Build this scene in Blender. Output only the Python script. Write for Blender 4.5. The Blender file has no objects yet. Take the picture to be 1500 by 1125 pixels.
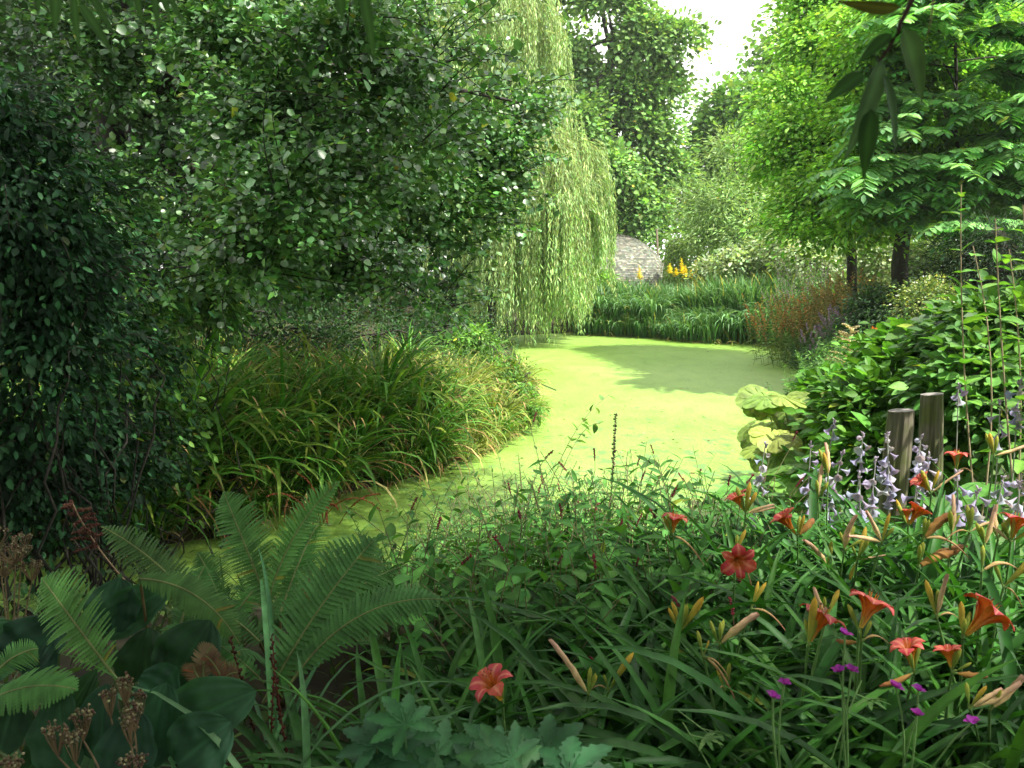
import bpy, math, random
import numpy as np
R = math.radians
rng = np.random.default_rng(7)
scene = bpy.context.scene
COL = scene.collection

# ------------------------------------------------------------------ camera, sky, sun, exposure
CAM = np.array([0.0, 0.0, 2.2]); PITCH = R(8.6); F = 1177.0
cam = bpy.data.cameras.new("camera"); camo = bpy.data.objects.new("camera", cam); COL.objects.link(camo)
camo.location = CAM; camo.rotation_euler = (R(90) - PITCH, 0, 0)
cam.sensor_width = 36; cam.lens = 36 * F / 1500; cam.clip_start = 0.05; cam.clip_end = 2000
cam.dof.use_dof = True; cam.dof.focus_distance = 5.0; cam.dof.aperture_fstop = 9.0
scene.camera = camo

SUN_EL, SUN_AZ = R(59), R(121)          # azimuth clockwise from +Y
w = bpy.data.worlds.new("World"); scene.world = w; w.use_nodes = True
wn = w.node_tree.nodes; wl = w.node_tree.links
bg = wn["Background"]; sky = wn.new("ShaderNodeTexSky"); sky.sky_type = 'NISHITA'; sky.sun_disc = False
sky.sun_elevation = SUN_EL; sky.sun_rotation = SUN_AZ; sky.air_density = 1.0; sky.dust_density = 3.0; sky.ozone_density = 1.0
tcw = wn.new("ShaderNodeTexCoord"); nzw = wn.new("ShaderNodeTexNoise"); nzw.inputs["Scale"].default_value = 1.6; nzw.inputs["Detail"].default_value = 5
rmw = wn.new("ShaderNodeValToRGB"); rmw.color_ramp.elements[0].position = .28; rmw.color_ramp.elements[1].position = .50
mxw = wn.new("ShaderNodeMix"); mxw.data_type = 'RGBA'; mxw.inputs[7].default_value = (9.6, 9.5, 9.0, 1)
wl.new(tcw.outputs["Generated"], nzw.inputs["Vector"]); wl.new(nzw.outputs["Fac"], rmw.inputs["Fac"]); wl.new(rmw.outputs["Color"], mxw.inputs[0])
wl.new(sky.outputs["Color"], mxw.inputs[6]); wl.new(mxw.outputs[2], bg.inputs["Color"]); bg.inputs["Strength"].default_value = 0.115
sd = bpy.data.lights.new("sun", 'SUN'); sd.energy = 5.0; sd.angle = R(0.9); sd.color = (1.0, 0.95, 0.86)
so = bpy.data.objects.new("sun", sd); COL.objects.link(so)
sv = np.array([math.sin(SUN_AZ) * math.cos(SUN_EL), math.cos(SUN_AZ) * math.cos(SUN_EL), math.sin(SUN_EL)])
from mathutils import Vector
so.rotation_euler = Vector(sv).to_track_quat('Z', 'Y').to_euler()
so.location = (20, -14, 30)
scene.view_settings.view_transform = 'Standard'; scene.view_settings.look = 'None'
scene.view_settings.exposure = 1.27; scene.view_settings.gamma = 1.0; scene.view_settings.use_curve_mapping = False
scene.render.engine = 'CYCLES'
scene.cycles.max_bounces = 7; scene.cycles.diffuse_bounces = 3; scene.cycles.glossy_bounces = 2
scene.cycles.transmission_bounces = 4; scene.cycles.transparent_max_bounces = 4; scene.cycles.sample_clamp_indirect = 6

# ------------------------------------------------------------------ pixel <-> world helpers
cp, sp = math.cos(PITCH), math.sin(PITCH)
def ray(px, py):
    a = (px - 750) / F; b = (562.5 - py) / F
    return np.array([a, cp + b * sp, -sp + b * cp])
def W(px, py, Y):
    d = ray(px, py); return CAM + d * (Y / d[1])
def A3(x): return np.asarray(x, float).reshape(-1, 3)
def nrm(v): return v / np.maximum(np.linalg.norm(v, axis=-1, keepdims=True), 1e-9)
UP = np.array([0, 0, 1.0])

# ------------------------------------------------------------------ pond outline and terrain height
POND = np.array([(-.1, 24.3), (1.95, 25.4), (4.3, 24.1), (5.4, 23.4), (6.9, 22.3), (6.9, 19.1), (6.1, 16.1), (4.9, 13.2), (3.75, 11), (3.35, 9), (3.0, 7),
                 (2.45, 5.9), (1.4, 5.25), (0, 5.0), (-1.6, 4.7), (-3.2, 4.5), (-6, 4.3), (-8.5, 4.5), (-8, 5.8), (-3.6, 5.7), (-2.4, 6.2), (-2.1, 6.9),
                 (-1.6, 7.5), (-.85, 8.3), (-.4, 9.2), (.25, 11.4), (.5, 13.6), (.15, 18.4)])
def pond_sd(x, y):
    x = np.asarray(x, float); y = np.asarray(y, float)
    d = np.full(x.shape, 1e9); ins = np.zeros(x.shape, bool); n = len(POND)
    for i in range(n):
        ax, ay = POND[i]; bx, by = POND[(i + 1) % n]
        ex, ey = bx - ax, by - ay
        t = np.clip(((x - ax) * ex + (y - ay) * ey) / (ex * ex + ey * ey), 0, 1)
        d = np.minimum(d, np.hypot(x - ax - t * ex, y - ay - t * ey))
        c = ((ay > y) != (by > y)) & (x < (bx - ax) * (y - ay) / ((by - ay) + 1e-12) + ax)
        ins ^= c
    return np.where(ins, -d, d)
def H(x, y):
    x = np.asarray(x, float); y = np.asarray(y, float)
    s = pond_sd(x, y)
    top = 0.38 + 0.24 * np.clip((4.2 - y) / 1.2, 0, 1) + 0.5 * np.clip((y - 26) / 25, 0, 1)
    top = top + 0.05 * np.sin(x * 1.7 + y * .6) * np.cos(y * 1.3 - x * .4)
    k = np.clip(s / 0.75, 0, 1); k = k * k * (3 - 2 * k)
    return np.where(s < 0, np.maximum(-0.45, s * 1.2) , 0) + k * top + np.where(s >= 0, .03 * np.clip(s * 10, 0, 1), 0)
def G(x, y): return float(H(np.array([x]), np.array([y]))[0])
def onG(px, Y, dx=0):
    x = (px - 750) / F * Y * 1.0 / cp  # near enough
    p = W(px, 600, Y); return np.array([p[0], Y, G(p[0], Y)])

# ------------------------------------------------------------------ mesh accumulator
class MB:
    def __init__(s): s.v = []; s.c = []; s.f = {3: [], 4: []}; s.n = 0
    def add(s, V, Fc, C):
        V = A3(V); C = np.broadcast_to(np.asarray(C, float), V.shape)
        s.v.append(V); s.c.append(C)
        Fc = np.asarray(Fc); s.f[Fc.shape[1]].append(Fc + s.n); s.n += len(V)
    def build(s, name, mat, parent=None, origin=(0, 0, 0), smooth=True):
        me = bpy.data.meshes.new(name)
        V = (np.concatenate(s.v) - np.asarray(origin, float)).astype(np.float32); C = np.concatenate(s.c)
        li = []; st = []; tot = 0
        for k in (4, 3):
            if s.f[k]:
                a = np.concatenate(s.f[k]); li.append(a.ravel()); st.append(tot + np.arange(len(a)) * k); tot += a.size
        li = np.concatenate(li).astype(np.int32); st = np.concatenate(st).astype(np.int32)
        me.vertices.add(len(V)); me.vertices.foreach_set("co", V.ravel())
        me.loops.add(len(li)); me.loops.foreach_set("vertex_index", li)
        me.polygons.add(len(st)); me.polygons.foreach_set("loop_start", st)
        me.polygons.foreach_set("use_smooth", np.full(len(st), smooth, bool))
        at = me.color_attributes.new("col", 'FLOAT_COLOR', 'POINT')
        at.data.foreach_set("color", np.concatenate([C, np.ones((len(C), 1))], 1).astype(np.float32).ravel())
        me.update(calc_edges=True)
        me.materials.append(mat)
        o = bpy.data.objects.new(name, me); COL.objects.link(o)
        if parent is not None: o.parent = parent
        return o

def thing(name, label, cat, loc=(0, 0, 0), group=None):
    o = bpy.data.objects.new(name, None); COL.objects.link(o); o.location = loc; o.empty_display_size = .1
    o["label"] = label; o["category"] = cat
    if group: o["group"] = group
    return o
def tag(o, label=None, cat=None, group=None, kind=None):
    for k, v in (("label", label), ("category", cat), ("group", group), ("kind", kind)):
        if v: o[k] = v
    return o
def copy_tree(o, parent=None):
    c = o.copy(); COL.objects.link(c); c.parent = parent
    for ch in o.children: copy_tree(ch, c)
    return c
def kids(o): return [x for x in bpy.data.objects if x.parent == o]
class Proto:                                     # a thing that can be copied with its parts
    def __init__(s, root): s.root = root; s.used = False; s.parts = kids(root)
    def put(s, loc, rz=0, sc=1.0, label=None, szz=None):
        if not s.used: r = s.root; s.used = True
        else:
            r = s.root.copy(); COL.objects.link(r)
            for p in s.parts:
                c = p.copy(); COL.objects.link(c); c.parent = r
        r.location = loc; r.rotation_euler = (0, 0, rz); r.scale = (sc, sc, sc * (szz or 1))
        if label: r["label"] = label
        return r

# ------------------------------------------------------------------ materials
def lin(r, g, b):
    f = lambda c: (c / 255 / 12.92) if c / 255 <= .04045 else ((c / 255 + .055) / 1.055) ** 2.4
    return np.array([f(r), f(g), f(b)])
def leafmat(name, rough=.45, spec=.5, trans=.35, tint=(1.25, 1.2, .55), nscale=25, namp=.25, bump=0.0, coat=0):
    m = bpy.data.materials.new(name); m.use_nodes = True; n = m.node_tree.nodes; l = m.node_tree.links
    out = n["Material Output"]; b = n["Principled BSDF"]
    at = n.new("ShaderNodeAttribute"); at.attribute_name = "col"
    tc = n.new("ShaderNodeTexCoord"); nz = n.new("ShaderNodeTexNoise"); nz.inputs["Scale"].default_value = nscale; nz.inputs["Detail"].default_value = 3
    mr = n.new("ShaderNodeMapRange"); mr.inputs[1].default_value = .3; mr.inputs[2].default_value = .7; mr.inputs[3].default_value = 1 - namp; mr.inputs[4].default_value = 1 + namp
    l.new(tc.outputs["Object"], nz.inputs["Vector"]); l.new(nz.outputs["Fac"], mr.inputs[0])
    mu = n.new("ShaderNodeVectorMath"); mu.operation = 'SCALE'; l.new(at.outputs["Color"], mu.inputs[0]); l.new(mr.outputs[0], mu.inputs["Scale"])
    l.new(mu.outputs[0], b.inputs["Base Color"])
    b.inputs["Roughness"].default_value = rough; b.inputs["Specular IOR Level"].default_value = spec
    if bump:
        bp = n.new("ShaderNodeBump"); bp.inputs["Strength"].default_value = bump; bp.inputs["Distance"].default_value = .01
        l.new(nz.outputs["Fac"], bp.inputs["Height"]); l.new(bp.outputs[0], b.inputs["Normal"])
    if trans > 0:
        t = n.new("ShaderNodeBsdfTranslucent"); tm = n.new("ShaderNodeVectorMath"); tm.operation = 'MULTIPLY'; tm.inputs[1].default_value = tint
        l.new(mu.outputs[0], tm.inputs[0]); l.new(tm.outputs[0], t.inputs["Color"])
        mx = n.new("ShaderNodeMixShader"); mx.inputs[0].default_value = trans
        l.new(b.outputs[0], mx.inputs[1]); l.new(t.outputs[0], mx.inputs[2]); l.new(mx.outputs[0], out.inputs["Surface"])
    return m
def solid(name, c1, c2, rough=.8, scale=20, bump=.3, stretch=(1, 1, 1), spec=.3, dist=.02, c3=None):
    m = bpy.data.materials.new(name); m.use_nodes = True; n = m.node_tree.nodes; l = m.node_tree.links
    b = n["Principled BSDF"]; b.inputs["Roughness"].default_value = rough; b.inputs["Specular IOR Level"].default_value = spec
    tc = n.new("ShaderNodeTexCoord"); mp = n.new("ShaderNodeMapping"); mp.inputs["Scale"].default_value = stretch
    nz = n.new("ShaderNodeTexNoise"); nz.inputs["Scale"].default_value = scale; nz.inputs["Detail"].default_value = 8; nz.inputs["Roughness"].default_value = .65
    rp = n.new("ShaderNodeValToRGB"); rp.color_ramp.elements[0].color = (*c1, 1); rp.color_ramp.elements[1].color = (*c2, 1)
    rp.color_ramp.elements[0].position = .35; rp.color_ramp.elements[1].position = .65
    if c3 is not None:
        e = rp.color_ramp.elements.new(.8); e.color = (*c3, 1)
    l.new(tc.outputs["Object"], mp.inputs[0]); l.new(mp.outputs[0], nz.inputs["Vector"]); l.new(nz.outputs["Fac"], rp.inputs["Fac"])
    l.new(rp.outputs["Color"], b.inputs["Base Color"])
    bp = n.new("ShaderNodeBump"); bp.inputs["Strength"].default_value = bump; bp.inputs["Distance"].default_value = dist
    l.new(nz.outputs["Fac"], bp.inputs["Height"]); l.new(bp.outputs[0], b.inputs["Normal"])
    return m
def coat(m, w):
    b = m.node_tree.nodes["Principled BSDF"]; b.inputs["Coat Weight"].default_value = w; b.inputs["Coat Roughness"].default_value = .28; return m
M_leaf = leafmat("leaf", .55, .3, .38)
M_glossy = coat(leafmat("glossy_leaf", .44, .9, .28), .15)
M_soft = leafmat("soft_leaf", .7, .25, .35)
M_willow = leafmat("willow_leaf", .55, .4, .42, tint=(1.15, 1.1, .6))
M_blade = leafmat("blade", .52, .26, .3)
M_petal = leafmat("petal", .6, .25, .35, tint=(1.1, .9, .7), nscale=60, namp=.12)
M_dry = leafmat("dry_plant", .75, .2, .15, tint=(1.1, 1, .8))
M_bark = solid("bark", (.014, .013, .010), (.055, .050, .040), .9, 6, .8, (1, 1, .18), dist=.05)
M_stem = leafmat("stem", .6, .3, 0)
M_soil = solid("soil", (.018, .016, .009), (.05, .045, .02), .95, 3, .6, c3=(.03, .05, .012))

# ------------------------------------------------------------------ leaf templates
class T: pass
def tgrid(wf, nt=3, nu=3, fold=.3, curl=.12, corr=0, ncorr=5, rib=1.25, edge=1.0, back=0.0, wave=0, tip=None):
    t = np.linspace(0, 1, nt); u = np.linspace(-1, 1, nu); tt, uu = np.meshgrid(t, u, indexing='ij')
    w = np.array([wf(x) for x in t])[:, None]
    o = T(); x = uu * w * .5; y = tt - back * np.abs(uu) * (1 - tt) ** 2
    o.x = x.ravel(); o.y = y.ravel()
    zw = fold * np.abs(x) + corr * np.cos(np.abs(uu) * math.pi * ncorr + tt * 6) * w
    o.zw = (zw + wave * np.sin(tt * 17 + uu * 2) * np.abs(uu) * w).ravel(); o.zl = (-curl * tt ** 2).ravel()
    m = np.where(np.abs(uu) < .01, rib, 1.0) * np.where(np.abs(uu) > .95, edge, 1.0)
    if nu < 3: m = np.ones_like(uu)
    o.m = m.ravel(); o.t = tt.ravel(); o.u = uu.ravel()
    i = np.arange(nt - 1)[:, None] * nu + np.arange(nu - 1)[None]; i = i.ravel()
    o.f = np.stack([i, i + 1, i + nu + 1, i + nu], 1); return o
oval = lambda t: max(.04, math.sin(math.pi * min(1, t) ** .85)) ** .75
obov = lambda t: max(.05, math.sin(math.pi * min(1, t) ** 1.35)) ** .6
lance = lambda t: max(.03, math.sin(math.pi * t ** .6)) ** .9
heart = lambda t: max(.03, (1 - t) ** .75 * (1 + .25 * math.sin(t * 3))) if t > .12 else .75 + 2 * t
def t6(lo, hi, fold=.3, curl=.1, rib=1.2):        # cheap six-vertex leaf: two quads folded on the midrib
    o = T(); o.x = np.array([0, lo, hi, 0, -hi, -lo]) * .5; o.y = np.array([0, .3, .7, 1, .7, .3])
    o.zw = fold * np.abs(o.x); o.zl = -curl * o.y ** 2; o.m = np.array([rib, 1, 1, rib, 1, 1.]); o.t = o.y; o.u = o.x
    o.f = np.array([[0, 1, 2, 3], [0, 3, 4, 5]]); return o
T_OVAL = t6(.85, .8); T_ROUND = t6(.75, 1.0, fold=.25); T_LANCE = t6(.9, .55, fold=.35); T_FLAT = t6(.9, .8, fold=.1, curl=.05)
T_BIG = tgrid(oval, 6, 5, .25, .22, rib=1.35); T_OVALM = tgrid(oval, 5, 3, .3, .18)
T_HOSTA = tgrid(heart, 8, 13, .35, .35, corr=.018, ncorr=5, rib=1.15, back=.18)
T_BUTTER = tgrid(lambda t: (max(.02, 1 - (2 * t - 1) ** 2)) ** .5, 9, 11, .22, .15, corr=.02, ncorr=3, rib=1.3, back=.3, wave=.09, edge=1.1)
T_LONG = tgrid(lance, 7, 3, .3, .3)
def ring(prof, ns=6):                            # closed bell or spindle; prof = [(y, r)]
    o = T(); n = len(prof); a = np.arange(ns) / ns * 2 * math.pi
    o.x = np.concatenate([np.cos(a) * r for _, r in prof]); o.zw = np.concatenate([np.sin(a) * r for _, r in prof])
    o.y = np.repeat([y for y, _ in prof], ns).astype(float); o.zl = np.zeros(n * ns); o.m = np.ones(n * ns); o.t = o.y; o.u = o.x
    f = []
    for i in range(n - 1):
        for j in range(ns): f.append([i * ns + j, i * ns + (j + 1) % ns, (i + 1) * ns + (j + 1) % ns, (i + 1) * ns + j])
    o.f = np.array(f); return o
T_BELL = ring([(0, .06), (.15, .12), (.45, .2), (.75, .34), (.9, .55), (1, .85)])
T_BLOB = ring([(0, .05), (.25, .42), (.6, .48), (1, .05)], 5)
def pinna_t(nt=9, tooth=.35):
    o = T(); ys = []; xs = []; 
    for i in range(nt):
        t = i / (nt - 1); wd = (1 - t) ** .55 * .5 * (1 if i else .7)
        ys += [t, min(1, t + .03), min(1, t + .03)]; k = 1 - (tooth if i % 2 else 0)
        xs += [0, wd * k, -wd * k]
    o.x = np.array(xs); o.y = np.array(ys); o.zw = .25 * np.abs(o.x); o.zl = -.18 * o.y ** 2; o.m = np.tile([1.15, 1, 1], nt); o.t = o.y; o.u = o.x
    f = []
    for i in range(nt - 1):
        a = i * 3; f += [[a, a + 1, a + 4, a + 3], [a, a + 3, a + 5, a + 2]]
    o.f = np.array(f); return o
T_PINNA = pinna_t(17); T_TOOTH = pinna_t(9, .3)

def stamp(mb, t, P, D, N, L, Wd, C, C2=None, c2f=None):
    P = A3(P); n = len(P); D = nrm(np.broadcast_to(A3(D), (n, 3))); N = np.broadcast_to(A3(N), (n, 3))
    N = nrm(N - D * np.sum(N * D, 1, keepdims=True)); X = np.cross(D, N)
    L = np.broadcast_to(np.asarray(L, float), (n,))[:, None, None]; Wd = np.broadcast_to(np.asarray(Wd, float), (n,))[:, None, None]
    V = P[:, None] + X[:, None] * (t.x[None, :, None] * Wd) + D[:, None] * (t.y[None, :, None] * L) + N[:, None] * (t.zw[None, :, None] * Wd + t.zl[None, :, None] * L)
    C = np.broadcast_to(A3(C), (n, 3)); CC = C[:, None] * t.m[None, :, None]
    if C2 is not None:
        k = c2f(t)[None, :, None]; CC = CC * (1 - k) + A3(C2)[:, None] * k
    K = len(t.x); Fc = (t.f[None] + (np.arange(n) * K)[:, None, None]).reshape(-1, t.f.shape[1])
    mb.add(V.reshape(-1, 3), Fc, CC.reshape(-1, 3))

def rv(n, s=1.0): return rng.normal(0, s, (n, 3))
def pal(n, cols, jit=.2, clump=None):            # pick palette colours with jitter
    cols = A3(cols); i = rng.integers(0, len(cols), n); c = cols[i] * np.exp(rng.normal(0, jit, (n, 1)))
    c = c * np.exp(rng.normal(0, .06, (n, 3))); old = (n > 50) & (rng.uniform(0, 1, n) < .008) & (c[:, 1] > 1.5 * c[:, 0]) & (c[:, 1] < .3)
    c[old] = c[old] * (3.2, 1.5, .9); return c

# ------------------------------------------------------------------ line families (stems, blades, strands)
def arcs(B, az, el, L, droop, S=7, p=1.4, lat=0.0):
    B = A3(B); n = len(B); az, el, L, droop = [np.broadcast_to(np.asarray(q, float), (n,)) for q in (az, el, L, droop)]
    t = (np.arange(S - 1) + .5) / (S - 1); E = el[:, None] - droop[:, None] * t[None] ** p
    Z = az[:, None] + (rng.normal(0, 1, (n, 1)) * lat) * t[None]
    d = np.stack([np.cos(E) * np.cos(Z), np.cos(E) * np.sin(Z), np.sin(E)], -1) * (L / (S - 1))[:, None, None]
    return np.concatenate([B[:, None], B[:, None] + np.cumsum(d, 1)], 1)
def tubes(mb, P, r0, r1, C, ns=3):
    n, S, _ = P.shape; r0 = np.broadcast_to(np.asarray(r0, float), (n,)); r1 = np.broadcast_to(np.asarray(r1, float), (n,))
    tan = nrm(np.gradient(P, axis=1)); ref = np.where(np.abs(tan[..., 2:3]) > .9, np.array([1., 0, 0]), UP)
    X = nrm(np.cross(tan, ref)); Y = np.cross(tan, X); a = np.arange(ns) / ns * 2 * math.pi
    r = (r0[:, None] + (r1 - r0)[:, None] * np.linspace(0, 1, S)[None])[:, :, None, None]
    V = P[:, :, None] + r * (X[:, :, None] * np.cos(a)[None, None, :, None] + Y[:, :, None] * np.sin(a)[None, None, :, None])
    i = np.arange(S - 1)[:, None] * ns; j = np.arange(ns)[None]; j2 = (j + 1) % ns
    f = np.stack([i + j, i + j2, i + ns + j2, i + ns + j], -1).reshape(-1, 4)
    Fc = (f[None] + (np.arange(n) * S * ns)[:, None, None]).reshape(-1, 4)
    C = np.broadcast_to(A3(C), (n, 3)); mb.add(V.reshape(-1, 3), Fc, np.repeat(C, S * ns, 0))
def blades(mb, P, Wd, C, C2=None, fold=.35, tipk=3, nu=3, narrow=.5):
    n, S, _ = P.shape; Wd = np.broadcast_to(np.asarray(Wd, float), (n,))
    t = np.linspace(0, 1, S); pr = (narrow + (1 - narrow) * np.minimum(1, t * 3)) * np.minimum(1, (1 - t) * tipk) ** .7 + .02
    tan = nrm(np.gradient(P, axis=1)); hor = P[:, -1] - P[:, 0]; hor[:, 2] = 0; hor = nrm(hor + 1e-5)
    side = nrm(np.cross(hor, UP) + rv(n, .25))[:, None] + 0 * tan; side = nrm(side - tan * np.sum(side * tan, -1, keepdims=True))
    nor = np.cross(side, tan); w = (Wd[:, None] * pr[None])[..., None] * .5
    if nu == 3: V = np.stack([P - side * w + nor * w * fold, P, P + side * w + nor * w * fold], 2)
    else: V = np.stack([P - side * w, P + side * w], 2)
    i = np.arange(S - 1)[:, None] * nu + np.arange(nu - 1)[None]; i = i.ravel(); f = np.stack([i, i + 1, i + nu + 1, i + nu], 1)
    Fc = (f[None] + (np.arange(n) * S * nu)[:, None, None]).reshape(-1, 4)
    C = np.broadcast_to(A3(C), (n, 3))[:, None]; C2 = C if C2 is None else np.broadcast_to(A3(C2), (n, 3))[:, None]
    k = (t ** 2)[None, :, None]; cc = (C * (1 - k) + C2 * k)[:, :, None] * (np.array([1, 1.15, 1]) if nu == 3 else np.ones(2))[None, None, :, None]
    mb.add(V.reshape(-1, 3), Fc, cc.reshape(-1, 3))
def along(P, per, t0=.15, t1=1.0, jit=.3):       # points, tangents, index of leaves set along each line
    n, S, _ = P.shape; t = t0 + (t1 - t0) * (np.arange(per)[None] + rng.uniform(-jit, jit, (n, per)) + .5) / per; t = np.clip(t, 0, .999)
    f = t * (S - 1); i = f.astype(int); k = (f - i)[..., None]; a = np.take_along_axis(P, i[..., None], 1); b = np.take_along_axis(P, i[..., None] + 1, 1)
    return (a + (b - a) * k).reshape(-1, 3), nrm(b - a).reshape(-1, 3), t.ravel(), np.repeat(np.arange(n), per)
def leafy(mb, P, per, tmpl, L, wr, cols, t0=.15, t1=1., ang=.8, flop=.0, sizef=None, jit=.2, opp=False, lj=.2, cl=.15):
    p, tn, t, ix = along(P, per, t0, t1); m = len(p)
    ph = rng.uniform(0, 2 * math.pi, len(P))[ix] + np.tile(np.arange(per), len(P)) * (2.4 if not opp else math.pi) + rng.normal(0, .3, m)
    ref = np.where(np.abs(tn[:, 2:3]) > .9, np.array([1., 0, 0]), UP); X = nrm(np.cross(tn, ref)); Y = np.cross(tn, X)
    rad = X * np.cos(ph)[:, None] + Y * np.sin(ph)[:, None]
    if opp: rad = X * np.where(np.cos(ph) > 0, 1, -1)[:, None] + rv(m, .15)
    d = nrm(tn * math.cos(ang) + rad * math.sin(ang) + UP * -flop + rv(m, .18)); N = nrm(UP + tn * .3 + rv(m, .35))
    l = L * np.exp(rng.normal(0, lj, m)); 
    if sizef is not None: l = l * sizef(t)
    C = pal(m, cols, jit) * np.exp(rng.normal(0, cl, len(P)))[ix][:, None]
    stamp(mb, tmpl, p, d, N, l, l * wr, C)

def bez(p0, c, p1, S=9):
    t = np.linspace(0, 1, S)[:, None]; p0, c, p1 = map(np.asarray, (p0, c, p1)); return p0 * (1 - t) ** 2 + 2 * c * t * (1 - t) + p1 * t ** 2
def limb(mb, pts, r0, r1, ns=8, wob=.03, col=(.5, .5, .5), S=12):
    pts = np.asarray(pts, float); t = np.linspace(0, len(pts) - 1, S); q = np.stack([np.interp(t, np.arange(len(pts)), pts[:, k]) for k in range(3)], 1)
    for _ in range(2): q[1:-1] = (q[:-2] + 2 * q[1:-1] + q[2:]) / 4
    q[1:-1] += rng.normal(0, wob, (S - 2, 3)) * (1, 1, .2)
    tubes(mb, q[None], r0, r1, col, ns)

def crown(mb, lobes, ncl, per, tmpl, L, wr, cols, cr=.45, flat=.45, shell=.55, out=.6, droop=.15, jit=.22, cj=.3, upb=1.0, nj=.45, hole=0.0):
    C = np.array([l[0] for l in lobes], float); Rr = np.array([l[1] if np.ndim(l[1]) else (l[1],) * 3 for l in lobes], float)
    wt = Rr.prod(1) ** (2 / 3); idx = rng.choice(len(C), ncl, p=wt / wt.sum()); d = nrm(rv(ncl)); rr = shell + (1.02 - shell) * rng.uniform(0, 1, ncl) ** .8
    cc = C[idx] + d * Rr[idx] * rr[:, None]
    if hole:
        q = cc * hole; s = np.sin(q[:, 0] * 1.3 + 1) + np.sin(q[:, 1] * 1.7) + np.sin(q[:, 2] * 1.9 + 2) + np.sin((q[:, 0] + q[:, 2]) * 2.3); keep = s > -.9 ; cc = cc[keep]; d = d[keep]; ncl = len(cc)
    n = ncl * per; ix = np.repeat(np.arange(ncl), per); od = nrm(d + rv(ncl, .25)); od[:, 2] *= .5
    loc = rv(n, 1.0) * cr * .5; pn = nrm(UP * upb + d * .5 + rv(ncl, .25))[ix]; loc = loc - pn * np.sum(loc * pn, 1, keepdims=True) * (1 - flat)
    P = cc[ix] + loc; P[:, 2] -= np.sum(loc ** 2, 1) * .25 / max(cr, .1)
    D = nrm(nrm(loc) * .7 + od[ix] * out + rv(n, .3) - UP * droop); N = nrm(pn + rv(n, nj))
    l = L * np.exp(rng.normal(0, .22, n)); c = pal(n, cols, jit) * np.exp(rng.normal(0, cj, ncl))[ix][:, None]
    stamp(mb, tmpl, P, D, N, l, l * wr, c); return cc

def tree(name, label, base, trunk_pts, r0, r1, lobes, ncl, per, tmpl, L, wr, cols, mat=None, group=None, limbs=None, cat="tree", rb=.05, nl=None, **kw):
    base = np.asarray(base, float); root = thing(name, label, cat, base, group)
    tb = MB(); tp = np.array([base] + [np.asarray(q, float) for q in trunk_pts]); tp[0, 2] -= .15
    limb(tb, tp, r0, r1, 9, r0 * .25)
    lobes = [(np.asarray(c, float), r) for c, r in lobes]
    for c, r in lobes[:nl]:
        k = rng.uniform(.45, .95); s = tp[0] * (1 - k) + tp[-1] * k if len(tp) == 2 else tp[-2] * (1 - k) + tp[-1] * k
        m = (s + c) / 2; m[2] += .1 * np.linalg.norm(c - s); limb(tb, [s, m, c], r1 * .8 + .02, max(.015, r1 * .25), 6, .04)
        for _ in range(4):
            e = c + nrm(rv(1))[0] * np.array(r if np.ndim(r) else (r,) * 3) * .9; limb(tb, [m * .3 + c * .7, (c + e) / 2 + (0, 0, .1), e], max(.02, r1 * .35), .008, 4, .05, S=8)
    tb.build("trunk", M_bark, root, base)
    cb = MB(); crown(cb, lobes, ncl, per, tmpl, L, wr, cols, **kw); cb.build("crown", mat or M_leaf, root, base)
    return root

def LB(px, py, Y, rx, rz=None, ry=None):        # a crown lobe seen at (px,py), Y metres off, radii given in pixels
    k = Y / F / 1.0; rz = rz or rx; return (W(px, py, Y), (rx * k, (ry or (rx + rz) / 2) * k, rz * k))

# ------------------------------------------------------------------ ground, pond
def sheet():
    def axis(lo, hi, step, far):
        a = list(np.arange(lo, hi + 1e-6, step)); g = step; x = hi
        while x < far: g *= 1.4; x += g; a.append(min(x, far))
        g = step; x = lo
        while x > -far: g *= 1.4; x -= g; a.insert(0, max(x, -far))
        return np.array(a)
    xs = axis(-12, 12, .16, 120); ys = axis(-4, 30, .16, 120)
    X, Y = np.meshgrid(xs, ys, indexing='ij'); Z = H(X, Y) + rng.normal(0, .012, X.shape)
    n, m = X.shape; V = np.stack([X, Y, Z], -1).reshape(-1, 3); i = (np.arange(n - 1)[:, None] * m + np.arange(m - 1)[None]).ravel()
    mb = MB(); mb.add(V, np.stack([i, i + m, i + m + 1, i + 1], 1), (.5, .5, .5)); o = mb.build("ground", M_soil); tag(o, kind="structure")
sheet()

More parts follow.
